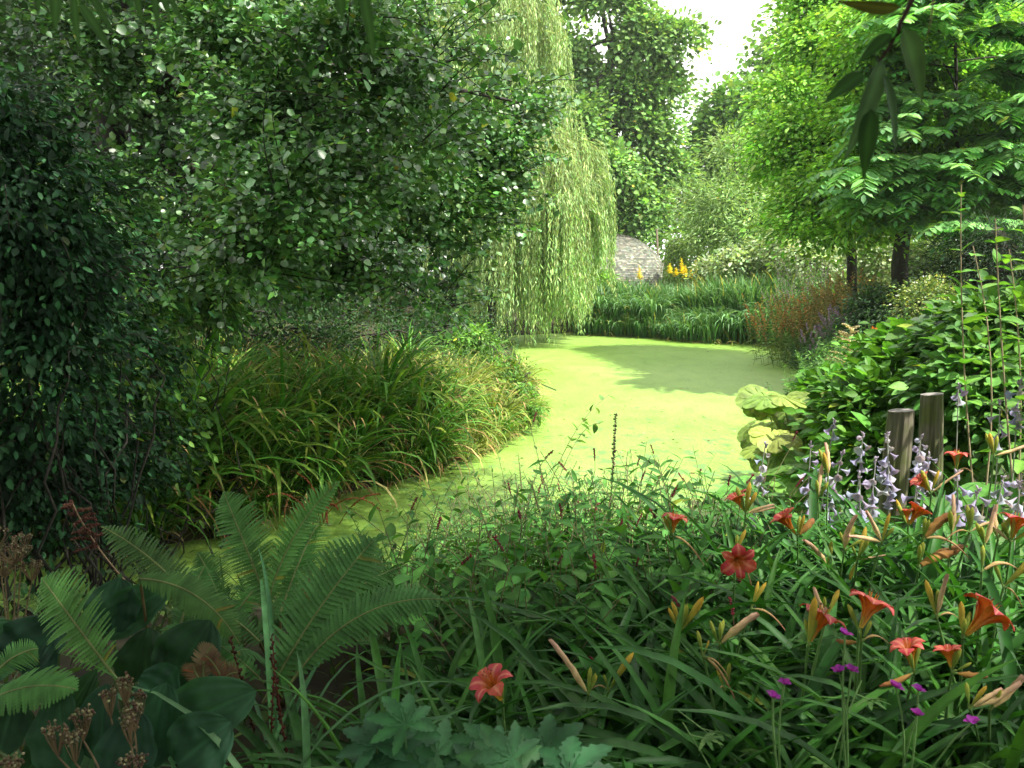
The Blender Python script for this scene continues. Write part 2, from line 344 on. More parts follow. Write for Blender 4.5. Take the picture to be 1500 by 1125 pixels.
def duckweed():
    m = bpy.data.materials.new("duckweed"); m.use_nodes = True; n = m.node_tree.nodes; l = m.node_tree.links; b = n["Principled BSDF"]
    tc = n.new("ShaderNodeTexCoord")
    def noise(s, d=4, stretch=None):
        z = n.new("ShaderNodeTexNoise"); z.inputs["Scale"].default_value = s; z.inputs["Detail"].default_value = d
        if stretch:
            mp = n.new("ShaderNodeMapping"); mp.inputs["Scale"].default_value = stretch; l.new(tc.outputs["Object"], mp.inputs[0]); l.new(mp.outputs[0], z.inputs["Vector"])
        else: l.new(tc.outputs["Object"], z.inputs["Vector"])
        return z
    def ramp(src, stops):
        r = n.new("ShaderNodeValToRGB"); e = r.color_ramp.elements
        e[0].position, e[0].color = stops[0][0], (*stops[0][1], 1); e[1].position, e[1].color = stops[-1][0], (*stops[-1][1], 1)
        for p, c in stops[1:-1]: q = e.new(p); q.color = (*c, 1)
        l.new(src, r.inputs["Fac"]); return r
    def mix(f, a, c, mode='MIX'):
        x = n.new("ShaderNodeMix"); x.data_type = 'RGBA'; x.blend_type = mode
        if isinstance(f, float): x.inputs[0].default_value = f
        else: l.new(f, x.inputs[0])
        l.new(a, x.inputs[6]); l.new(c, x.inputs[7]); return x.outputs[2]
    big = ramp(noise(.35, 5).outputs["Fac"], [(.3, (.185, .325, .05)), (.5, (.225, .37, .072)), (.7, (.27, .405, .10))])
    vo = n.new("ShaderNodeTexVoronoi"); vo.inputs["Scale"].default_value = 75; l.new(tc.outputs["Object"], vo.inputs["Vector"])
    fr = ramp(vo.outputs["Color"], [(.0, (.55, .66, .45)), (.5, (1, 1, 1)), (1., (1.3, 1.2, 1.2))])
    c = mix(1.0, big.outputs["Color"], fr.outputs["Color"], 'MULTIPLY')
    md = ramp(noise(3.2, 6, (1, .55, 1)).outputs["Fac"], [(.34, (.82, .87, .74)), (.46, (.97, .98, .95)), (.54, (1, 1, 1)), (.66, (1.08, 1.04, 1.0))])
    c = mix(1.0, c, md.outputs["Color"], 'MULTIPLY'); gn = ramp(noise(26, 6).outputs["Fac"], [(.30, (.62, .74, .45)), (.42, (.93, .95, .9)), (.55, (1, 1, 1)), (.7, (1.12, 1.08, 1.05))]); c = mix(1.0, c, gn.outputs["Color"], 'MULTIPLY')
    # thin patches where the dark water shows between the fronds, mostly in the near middle of the pond
    gp = n.new("ShaderNodeSeparateXYZ"); l.new(tc.outputs["Object"], gp.inputs[0])
    mr = n.new("ShaderNodeMapRange"); mr.inputs[1].default_value = 8; mr.inputs[2].default_value = 13; mr.inputs[3].default_value = .15; mr.inputs[4].default_value = -.02; l.new(gp.outputs["Y"], mr.inputs[0])
    mr2 = n.new("ShaderNodeMapRange"); mr2.inputs[1].default_value = 0; mr2.inputs[2].default_value = 1.2; mr2.inputs[3].default_value = -.06; mr2.inputs[4].default_value = .0; l.new(gp.outputs["X"], mr2.inputs[0])
    ad = n.new("ShaderNodeMath"); l.new(noise(5.5, 7, (1, .8, 1)).outputs["Fac"], ad.inputs[0]); l.new(mr.outputs[0], ad.inputs[1])
    ad2 = n.new("ShaderNodeMath"); l.new(ad.outputs[0], ad2.inputs[0]); l.new(mr2.outputs[0], ad2.inputs[1])
    gr = ramp(ad2.outputs[0], [(.66, (0, 0, 0)), (.72, (.8, .8, .8))])
    dk = n.new("ShaderNodeRGB"); dk.outputs[0].default_value = (.10, .22, .06, 1)
    c = mix(gr.outputs["Color"], c, dk.outputs[0])
    l.new(c, b.inputs["Base Color"]); b.inputs["Roughness"].default_value = .42; b.inputs["Specular IOR Level"].default_value = .6
    bp = n.new("ShaderNodeBump"); bp.inputs["Strength"].default_value = .45; bp.inputs["Distance"].default_value = .006
    l.new(vo.outputs["Distance"], bp.inputs["Height"]); l.new(bp.outputs[0], b.inputs["Normal"])
    return m
mb = MB(); xs = np.linspace(-12, 10, 45); ys = np.linspace(3.2, 28, 50); X, Y = np.meshgrid(xs, ys, indexing='ij'); i = (np.arange(44)[:, None] * 50 + np.arange(49)[None]).ravel()
mb.add(np.stack([X, Y, X * 0], -1).reshape(-1, 3), np.stack([i, i + 50, i + 51, i + 1], 1), (.5, .5, .5)); tag(mb.build("pond_water", duckweed()), kind="structure")

def inpoly(n, x0, x1, y0, y1, cond):
    out = []
    while len(out) < n:
        x = rng.uniform(x0, x1, 4 * n); y = rng.uniform(y0, y1, 4 * n); k = cond(x, y); out += list(zip(x[k], y[k]))
    return np.array(out[:n])
# fallen leaves and bits floating on the duckweed
p = inpoly(330, -7, 7, 4.5, 25, lambda x, y: (pond_sd(x, y) < -.1) & (rng.uniform(0, 1, len(x)) < np.where(y < 12, 1, .25)))
n = len(p); P = np.c_[p, np.full(n, .006)]; mb = MB(); az = rng.uniform(0, 6.28, n)
stamp(mb, T_FLAT, P, np.c_[np.cos(az), np.sin(az), np.zeros(n)], nrm(UP + rv(n, .12)), rng.uniform(.03, .075, n), rng.uniform(.012, .035, n), pal(n, [(.12, .05, .02), (.05, .09, .02), (.25, .2, .05), (.06, .03, .015), (.3, .32, .2)]))
tag(mb.build("floating_leaves", M_dry), kind="stuff")

# low ground cover over all banks
def cover():
    mb = MB()
    p = inpoly(15000, -11, 11, 1.2, 27, lambda x, y: (pond_sd(x, y) > .02) & (np.abs(x) < y * .75 + 1.5) & (rng.uniform(0, 1, len(x)) < np.clip(7 / y, .15, 1)))
    n = len(p); P = np.c_[p, H(p[:, 0], p[:, 1])]
    L = arcs(P, rng.uniform(0, 6.28, n), rng.uniform(.9, 1.5, n), rng.uniform(.08, .34, n), rng.uniform(.2, 1.2, n), 4)
    blades(mb, L, rng.uniform(.006, .014, n), pal(n, [(.05, .10, .02), (.08, .13, .03), (.03, .07, .02)]), nu=2)
    k = rng.uniform(0, 1, n) < .5
    leafy(mb, L[k], 5, T_FLAT, .05, .7, [(.05, .11, .025), (.04, .09, .03), (.08, .14, .03)])
    tag(mb.build("ground_cover", M_leaf), kind="stuff")
cover()
def far_meadow():
    mb = MB(); p = inpoly(14000, -45, 45, 26, 75, lambda x, y: rng.uniform(0, 1, len(x)) < 26 / y)
    n = len(p); P = np.c_[p, H(p[:, 0], p[:, 1])]; L = arcs(P, rng.uniform(0, 6.28, n), rng.uniform(.7, 1.5, n), rng.uniform(.2, .6, n), .6, 3)
    blades(mb, L, .05, pal(n, [(.05, .10, .02), (.08, .14, .03)]), nu=2); tag(mb.build("meadow_grass", M_leaf), kind="stuff")
far_meadow()

# ------------------------------------------------------------------ far trees
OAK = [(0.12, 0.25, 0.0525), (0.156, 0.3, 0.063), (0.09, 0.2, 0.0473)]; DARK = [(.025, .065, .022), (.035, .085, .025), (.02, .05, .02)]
BRIGHT = [(.13, .26, .03), (.17, .31, .035), (.10, .21, .03)]; GREY = [(.13, .19, .09), (.17, .23, .12), (.10, .16, .07)]
def gp_(px, Y): q = W(px, 600, Y); return (q[0], Y, G(q[0], Y))
tree("oak_tree", "tall spreading oak rising behind the willow and the domed hut against the white sky", gp_(905, 44), [W(905, 300, 44), W(895, 170, 44), W(900, 40, 44)], .45, .16,
     [LB(890, 10, 44, 56, 46), LB(850, 80, 45, 40, 44), LB(945, 50, 43, 34, 32), LB(1000, 48, 43, 20, 14), LB(915, 130, 44, 46, 36), LB(848, 180, 42, 44, 40), LB(945, 190, 44, 42, 34), LB(895, 235, 42, 50, 42), LB(975, 250, 44, 32, 30),
      LB(935, 305, 43, 52, 32), LB(860, -50, 46, 70, 40), LB(875, 295, 44, 40, 40), LB(975, 115, 44, 20, 20)], 2600, 26, T_OVAL, .25, .75, [(.15, .29, .08), (.19, .33, .10), (.12, .24, .065)], cr=1.15, flat=.5, shell=.2, cj=.35, rb=.1, hole=.55)
tree("pine_tree", "dark blue green pine glimpsed low in the gap right of the tall oak", gp_(1040, 56), [W(1040, 215, 56)], .3, .1,
     [LB(1040, 245, 56, 26, 16), LB(1035, 215, 57, 20, 14), LB(1050, 275, 56, 34, 18), LB(1032, 310, 56, 40, 24)], 260, 22, T_LANCE, .4, .3, [(.012, .035, .03), (.018, .045, .035)], cr=1.2, flat=.35)
tree("lime_tree", "rounded far tree with soft green crown at the foot of the white sky gap", gp_(1075, 50), [W(1075, 200, 50)], .35, .15,
     [LB(1070, 160, 50, 42, 34), LB(1105, 150, 51, 38, 34), LB(1050, 195, 50, 34, 26), LB(1090, 220, 49, 55, 40), LB(1120, 300, 50, 60, 60), LB(1060, 300, 50, 40, 50)], 620, 22, T_OVAL, .34, .8, OAK, cr=1.5, flat=.5, shell=.45, cj=.3)
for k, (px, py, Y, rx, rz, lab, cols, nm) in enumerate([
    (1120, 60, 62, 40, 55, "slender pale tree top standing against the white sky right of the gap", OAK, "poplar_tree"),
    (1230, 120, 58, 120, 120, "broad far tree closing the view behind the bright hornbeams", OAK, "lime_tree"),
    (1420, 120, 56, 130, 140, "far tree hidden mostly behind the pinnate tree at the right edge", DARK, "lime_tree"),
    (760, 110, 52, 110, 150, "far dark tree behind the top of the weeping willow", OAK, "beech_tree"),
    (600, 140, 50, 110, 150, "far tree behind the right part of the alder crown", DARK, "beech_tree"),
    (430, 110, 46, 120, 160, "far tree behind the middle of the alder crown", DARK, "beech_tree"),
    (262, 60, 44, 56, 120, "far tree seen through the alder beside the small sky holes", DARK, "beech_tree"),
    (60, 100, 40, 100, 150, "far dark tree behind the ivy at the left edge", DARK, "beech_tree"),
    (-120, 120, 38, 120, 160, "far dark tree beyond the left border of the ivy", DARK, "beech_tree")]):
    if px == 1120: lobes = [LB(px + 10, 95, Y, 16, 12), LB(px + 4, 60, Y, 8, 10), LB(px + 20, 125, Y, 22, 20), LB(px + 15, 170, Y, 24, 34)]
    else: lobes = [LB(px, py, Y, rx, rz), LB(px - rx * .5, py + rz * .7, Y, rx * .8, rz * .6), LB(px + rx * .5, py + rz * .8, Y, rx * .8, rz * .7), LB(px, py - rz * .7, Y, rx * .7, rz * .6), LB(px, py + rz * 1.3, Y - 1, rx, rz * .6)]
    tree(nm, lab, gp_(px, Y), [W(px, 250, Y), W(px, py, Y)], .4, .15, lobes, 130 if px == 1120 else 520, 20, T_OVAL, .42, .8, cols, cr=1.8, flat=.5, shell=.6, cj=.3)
# belt of shrubs closing the horizon
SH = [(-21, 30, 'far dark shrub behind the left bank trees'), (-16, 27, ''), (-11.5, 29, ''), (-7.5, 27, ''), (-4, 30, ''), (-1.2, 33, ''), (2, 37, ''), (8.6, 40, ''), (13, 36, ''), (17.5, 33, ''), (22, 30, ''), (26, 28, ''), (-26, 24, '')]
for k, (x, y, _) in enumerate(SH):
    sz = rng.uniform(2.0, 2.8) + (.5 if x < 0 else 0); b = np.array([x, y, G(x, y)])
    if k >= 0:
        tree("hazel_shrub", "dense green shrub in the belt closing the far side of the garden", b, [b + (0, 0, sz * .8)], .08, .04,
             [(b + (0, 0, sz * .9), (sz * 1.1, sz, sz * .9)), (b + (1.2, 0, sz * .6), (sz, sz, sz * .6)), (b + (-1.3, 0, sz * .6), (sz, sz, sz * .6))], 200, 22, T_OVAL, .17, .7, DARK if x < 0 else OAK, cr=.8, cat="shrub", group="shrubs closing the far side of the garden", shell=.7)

# ------------------------------------------------------------------ domed hut of slates
def slate_mat():
    m = bpy.data.materials.new("slate"); m.use_nodes = True; n = m.node_tree.nodes; l = m.node_tree.links; b = n["Principled BSDF"]
    at = n.new("ShaderNodeAttribute"); at.attribute_name = "col"; l.new(at.outputs["Color"], b.inputs["Base Color"]); b.inputs["Roughness"].default_value = .85; return m
M_slate = slate_mat()
def dome():
    c = np.array(gp_(880, 35)); c[2] -= .1; root = thing("domed_hut", "rounded hut clad in rows of small grey slates behind the reeds and beside the willow", "hut", c)
    Rx = 102 / F * 35; top = W(900, 340, 35)[2] - c[2]; core = MB(); sl = MB()
    nr, ns = 34, 40; ph = np.linspace(0, math.pi / 2, nr); prof = lambda a: (Rx * math.cos(a) ** .95, top * math.sin(a))
    vs = []; fs = []
    for i, a in enumerate(ph[:-1]):
        r, z = prof(a); 
        for j in range(ns): t = j / ns * 2 * math.pi; vs.append(c + (r * .985 * math.cos(t), r * .985 * math.sin(t), z * .985))
    for i in range(nr - 2):
        for j in range(ns): fs.append([i * ns + j, i * ns + (j + 1) % ns, (i + 1) * ns + (j + 1) % ns, (i + 1) * ns + j])
    core.add(vs, fs, (.10, .09, .09)); core.build("wall", M_slate, root, c)
    a = 0.0; L = .15
    while a < 1.52:
        r, z = prof(a); r2, z2 = prof(a + .02); k = max(6, int(2 * math.pi * r / .12)); t = (np.arange(k) + rng.uniform(0, 1)) / k * 2 * math.pi
        dirr = np.stack([np.cos(t), np.sin(t), 0 * t], 1); P = c + dirr * r * 1.005 + (0, 0, z); tg = nrm(dirr * (r2 - r) + UP * (z2 - z)); nor = nrm(np.cross(np.stack([-np.sin(t), np.cos(t), 0 * t], 1), tg) + 0)
        nor = np.where(np.sum(nor * (dirr * .5 + UP * .5), 1, keepdims=True) < 0, -nor, nor); tilt = nrm(tg - nor * .16 + rv(k, .05))
        tq = T(); tq.x = np.array([-.5, .5, .5, -.5]); tq.y = np.array([0, 0, 1, 1.]); tq.zw = np.array([.12, .12, .02, .02]); tq.zl = np.zeros(4); tq.m = np.ones(4); tq.t = tq.y; tq.u = tq.x; tq.f = np.array([[0, 1, 2, 3]])
        stamp(sl, tq, P, tilt, nor, .135, .112 * np.exp(rng.normal(0, .07, k)), pal(k, [(.14, .155, .115), (.18, .19, .145), (.11, .12, .09), (.25, .25, .19)], .2))
        a += .074 / math.hypot((r2 - r) / .02, (z2 - z) / .02)
    sl.build("slate_cladding", M_slate, root, c, smooth=False)
dome()
def pole():
    b = np.array(gp_(962, 36)); root = thing("garden_pole", "thin upright wooden pole standing just right of the domed hut", "pole", b)
    mb = MB(); limb(mb, [b, W(962, 336, 36)], .045, .04, 8, .004, (.25, .2, .15)); mb.build("shaft", M_stem, root, b)
    mb = MB(); q = W(962, 336, 36); limb(mb, [q - (0, 0, .05), q + (0, 0, .03)], .055, .05, 8, 0, (.2, .16, .12), 4); mb.build("cap", M_stem, root, b)
pole()

# ------------------------------------------------------------------ weeping trees
def weeping(name, label, base, crowns, r0, cols, trunk, cat="tree", wl_=.135, per=30, mat=None, group=None, wr=.21):
    root = thing(name, label, cat, base, group); tb = MB(); limb(tb, [np.array(base) - (0, 0, .2)] + trunk, r0, r0 * .5, 10, .06)
    cb = MB()
    for (c, r, rz, n, zend, zj) in crowns:
        c = np.asarray(c, float); limb(tb, [trunk[-1], (trunk[-1] + c) / 2 + (0, 0, .3), c + (0, 0, rz * .6)], r0 * .45, r0 * .12, 6, .06)
        nb_ = max(6, n // 13); bi = rng.integers(0, nb_, n); az = rng.uniform(0, 6.28, nb_)[bi] + rng.normal(0, .09, n); q = np.clip(np.sqrt(rng.uniform(.05, 1, nb_))[bi] + rng.normal(0, .05, n), 0, 1); rad = q * r; bl_ = rng.uniform(.62, 1.05, nb_)[bi]
        B = c + np.stack([np.cos(az) * rad, np.sin(az) * rad, rz * np.sqrt(1 - .85 * q ** 2) + rng.normal(0, .12 * rz, n)], 1)
        S = 12; ze = zend(B) if callable(zend) else zend; Ls = np.maximum(.4, (B[:, 2] - ze) * rng.uniform(zj, 1.0, n) * bl_) + .3
        P = arcs(B, az + rng.normal(0, .4, n), rng.uniform(.0, .8, n), Ls, 0, S); 
        t = (np.arange(S - 1) + .5) / (S - 1); el0 = rng.uniform(-.1, .9, n)[:, None]; kk = (.55 / Ls)[:, None]
        E = el0 - (el0 + 1.5) * np.minimum(1, t[None] / np.maximum(kk, .12)) ** .8
        d = np.stack([np.cos(E) * np.cos(az)[:, None], np.cos(E) * np.sin(az)[:, None], np.sin(E)], -1) * (Ls / (S - 1))[:, None, None]; d[..., :2] += rng.normal(0, .02, (n, S - 1, 2))
        P = np.concatenate([B[:, None], B[:, None] + np.cumsum(d, 1)], 1); P[..., 2] = np.maximum(P[..., 2], .03)
        tubes(cb, P, .006, .002, (.28, .34, .10)); leafy(cb, P, per, T_LANCE, wl_, wr, cols, .02, 1., ang=.45, flop=.45, cl=.28)
    tb.build("trunk", M_bark, root, base); cb.build("crown", mat or M_willow, root, base); return root
WIL = [(0.294, 0.4704, 0.1805), (0.378, 0.56, 0.247), (0.462, 0.5824, 0.247), (0.21, 0.3808, 0.114)]
wb = gp_(722, 21.8)
def zend_low(B):
    px = 750 + (B[:, 0] / B[:, 1]) * F; return np.interp(px, [690, 812, 832, 848, 866, 895], [.08, .1, .5, 1.3, 2.0, 2.7])
weeping("weeping_willow", "large weeping willow trailing pale yellow green curtains down to the duckweed", wb,
        [(W(795, 290, 22), 1.0, 1.6, 520, zend_low, .8), (W(826, 300, 22.6), .85, 1.75, 430, zend_low, .75), (W(852, 330, 22.8), .5, 1.75, 240, zend_low, .7), (W(810, 330, 21.4), .9, 1.0, 330, zend_low, .8),
         (W(755, 330, 22), 1.0, 1.3, 480, .1, .85), (W(778, 250, 23), .8, 1.5, 260, .6, .6), (W(840, 262, 23.4), .6, 1.3, 160, 1.2, .5),
         (W(740, 120, 24), 1.35, W(735, -20, 24)[2] - W(735, 140, 24)[2], 620, lambda B: 4.0, .5), (W(785, 110, 24.3), .62, 2.2, 260, lambda B: 4.6, .45), (W(690, 100, 24), 1.3, 2.6, 420, lambda B: 3.0, .5),
         (W(700, 250, 23), 1.2, 2.0, 300, lambda B: .5, .6)], .24, WIL, [W(724, 380, 21.9), W(728, 250, 22.5), W(740, 120, 23.5)])
weeping("weeping_pear", "small round weeping tree with pale green curtain right of the domed hut", gp_(1000, 32),
        [(W(1000, 380, 32), .5, .8, 300, .5, .75)], .06, [(.16, .30, .07), (.22, .38, .10)], [W(1000, 376, 32)], wl_=.12, per=14, mat=M_leaf, wr=.4)

# ------------------------------------------------------------------ right side trees
silver = [(0.286, 0.3795, 0.2), (0.374, 0.46, 0.28), (0.198, 0.299, 0.13)]
tree("silver_willow", "soft grey green willow with hazy feathery branches right of the domed hut", gp_(1098, 29), [W(1098, 340, 29), W(1090, 290, 29)], .13, .07,
     [LB(1060, 290, 29, 55, 36), LB(1110, 255, 30, 55, 38), LB(1045, 340, 29, 46, 34), LB(1115, 330, 28, 60, 38), LB(1020, 290, 30, 30, 26), LB(1150, 290, 29, 50, 40), LB(1070, 215, 30, 34, 26)], 620, 26, T_LANCE, .17, .28, [(.20, .33, .11), (.26, .39, .15), (.16, .28, .09)], cr=.8, flat=.4, shell=.2, cj=.25)
def shrub(name, label, lobes, ncl, per, tmpl, L, wr, cols, base=None, group=None, mat=None, cr=.3, cat="shrub", **kw):
    c = np.mean([l[0] for l in lobes], 0); b = np.array([c[0], c[1], G(c[0], c[1])]) if base is None else base
    return tree(name, label, b, [b + (0, 0, max(.2, (c[2] - b[2]) * .6))], .05, .025, lobes, ncl, per, tmpl, L, wr, cols, cr=cr, cat=cat, group=group, mat=mat, **kw)
shrub("dogwood_shrub", "pale variegated shrub under the grey green willow", [LB(1075, 385, 25, 34, 22), LB(1120, 375, 25, 40, 26), LB(1040, 395, 26, 24, 16)], 240, 20, T_OVAL, .12, .6, silver)
shrub("dogwood_shrub", "white speckled variegated shrub left of the slimmer hornbeam trunk", [LB(1190, 380, 23, 52, 34), LB(1160, 345, 24, 34, 26), LB(1215, 350, 24, 34, 26)], 340, 20, T_OVAL, .11, .6, silver)
shrub("dogwood_shrub", "white flecked variegated shrub between the two hornbeam trunks", [LB(1284, 370, 20, 36, 44), LB(1270, 420, 20, 30, 26)], 260, 20, T_OVAL, .1, .6, silver)
shrub("dogwood_shrub", "pale variegated shrub right of the thicker hornbeam trunk", [LB(1370, 385, 18, 52, 34), LB(1345, 410, 18, 26, 22)], 260, 20, T_OVAL, .1, .6, silver)
HB = [(.17, .38, .055), (.22, .43, .07), (.13, .31, .045), (.29, .47, .10)]
tree("hornbeam_tree", "bright green layered tree on the slimmer dark trunk right of the pond", gp_(1243, 17.5), [W(1243, 340, 17.5), W(1235, 220, 17.5), W(1220, 80, 17.5)], .12, .05,
     [LB(1205, 60, 17.5, 60, 45), LB(1160, 130, 17, 40, 26), LB(1250, 10, 18, 80, 60), LB(1180, 190, 16.5, 85, 34), LB(1250, 150, 18, 70, 45), LB(1150, 240, 16.5, 45, 20), LB(1210, 270, 16, 75, 34), LB(1180, 320, 15.8, 55, 24), LB(1250, 330, 16.5, 55, 24), LB(1190, -10, 18, 30, 30)],
     1900, 24, T_OVAL, .10, .62, HB, cr=.62, flat=.18, shell=.15, cj=.3, nj=.35)
tree("hornbeam_tree", "bright green layered tree on the thicker dark trunk right of the pond", gp_(1318, 15), [W(1318, 350, 15), W(1316, 240, 15), W(1310, 60, 15)], .17, .07,
     [LB(1310, 40, 15, 90, 60), LB(1290, 150, 15, 80, 45), LB(1360, 170, 15.5, 90, 60), LB(1270, 240, 14.5, 70, 30), LB(1320, 280, 14.5, 80, 30), LB(1390, 60, 16, 110, 90), LB(1440, 180, 16.5, 110, 80), LB(1400, 280, 16, 90, 40), LB(1260, 310, 14.5, 40, 18)],
     2300, 24, T_OVAL, .10, .62, [(.17, .36, .04), (.23, .43, .055), (.14, .31, .04)], cr=.6, flat=.2, shell=.2, cj=.35, nj=.35)
tree("yew_tree", "almost black yew standing at the right edge", gp_(1465, 12), [W(1462, 380, 12), W(1458, 340, 12)], .2, .1,
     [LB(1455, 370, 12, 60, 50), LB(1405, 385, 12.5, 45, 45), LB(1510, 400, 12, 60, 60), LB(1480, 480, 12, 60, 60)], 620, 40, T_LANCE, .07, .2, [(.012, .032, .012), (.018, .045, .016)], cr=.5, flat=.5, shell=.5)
shrub("box_shrub", "dense round box shrub with small yellow edged leaves under the pale shrub", [LB(1358, 445, 11.5, 42, 38), LB(1385, 470, 11.2, 30, 30)], 260, 34, T_FLAT, .035, .6, [(.06, .13, .02), (.10, .18, .03), (.25, .3, .06)], mat=M_glossy, cr=.22)
shrub("dark_shrub", "dark green shrub below the thicker hornbeam trunk", [LB(1290, 455, 13, 46, 34), LB(1320, 490, 12.5, 40, 34)], 240, 26, T_OVAL, .07, .5, DARK, cr=.3)

# tree with long pinnate leaves, top right
def pinnate_tree():
    b = np.array(gp_(1440, 14.6)); root = thing("walnut_tree", "tree with blue green feather shaped compound leaves filling the top right corner", "tree", b)
    tb = MB(); cb = MB(); t1 = W(1410, 330, 14.5); t2 = W(1400, 150, 14.3); t3 = W(1400, -60, 14.3); limb(tb, [b - (0, 0, .1), t1, t2, t3], .05, .022, 8, .02, S=16)
    leaves = []
    specs = [(1400, 300, 1270, 300), (1400, 250, 1265, 255), (1398, 200, 1290, 205), (1396, 150, 1300, 170), (1400, 100, 1290, 110), (1400, 60, 1310, 45), (1400, 20, 1330, -20),
             (1400, 290, 1375, 270), (1405, 240, 1470, 235), (1405, 180, 1480, 170), (1405, 120, 1490, 110), (1405, 60, 1500, 60), (1405, 10, 1490, 10), (1405, 260, 1520, 290), (1400, 290, 1430, 300), (1405, 200, 1550, 220), (1405, 90, 1560, 100),
             (1400, 130, 1350, 60), (1400, 200, 1350, 130), (1400, 40, 1420, -30), (1408, 300, 1480, 315), (1404, 315, 1335, 325), (1410, 280, 1530, 330), (1405, 240, 1500, 285), (1408, 320, 1440, 350), (1402, 270, 1320, 290), (1405, 160, 1530, 170)]
    for i, (ax, ay, bx, by) in enumerate(specs):
        Ya = 14.2; Yb = 14.2 + rng.uniform(-1.6, .9); a = W(ax, ay, Ya); e = W(bx, by - 10, Yb); m = (a + e) / 2 + (0, 0, .12); limb(tb, [a, m, e], .018, .007, 5, .015, S=8)
        for j in range(26):
            k = rng.uniform(.25, 1.0); s = a * (1 - k) ** 2 + 2 * m * k * (1 - k) + e * k * k; leaves.append(s)
    n = len(leaves); B = np.array(leaves); out = B - np.array(W(1402, 150, 14.2)); out[:, 2] = 0; az = np.arctan2(out[:, 1], out[:, 0]) + rng.normal(0, .9, n)
    P = arcs(B, az, rng.uniform(-.1, .4, n), rng.uniform(.75, 1.25, n), rng.uniform(.5, 1.1, n), 9); tubes(cb, P, .004, .0015, (.15, .2, .06))
    # leaflets in opposite pairs
    per = 10
    for s in (-1, 1):
        p, tn, t, ix = along(P, per, .15, 1.0, 0.03); side = nrm(np.cross(tn, UP)) * s; up = np.cross(side, tn) * s
        d = nrm(side + tn * .35 - UP * .28 + rv(len(p), .08)); sz = (.15 + .115 * np.sin(math.pi * np.clip(t, 0, 1))) ; c = pal(len(p), [(.15, .36, .10), (.20, .42, .12), (.11, .28, .08)], .15) * np.exp(rng.normal(0, .3, n))[ix][:, None]
        stamp(cb, T_OVAL, p, d, nrm(UP + rv(len(p), .15) + tn * .2), sz, sz * .5, c)
    d = nrm(P[:, -1] - P[:, -2]); stamp(cb, T_OVAL, P[:, -1], d, UP, .16, .08, pal(n, [(.08, .2, .075)]))
    tb.build("trunk", M_bark, root, b); cb.build("crown", M_leaf, root, b)
pinnate_tree()

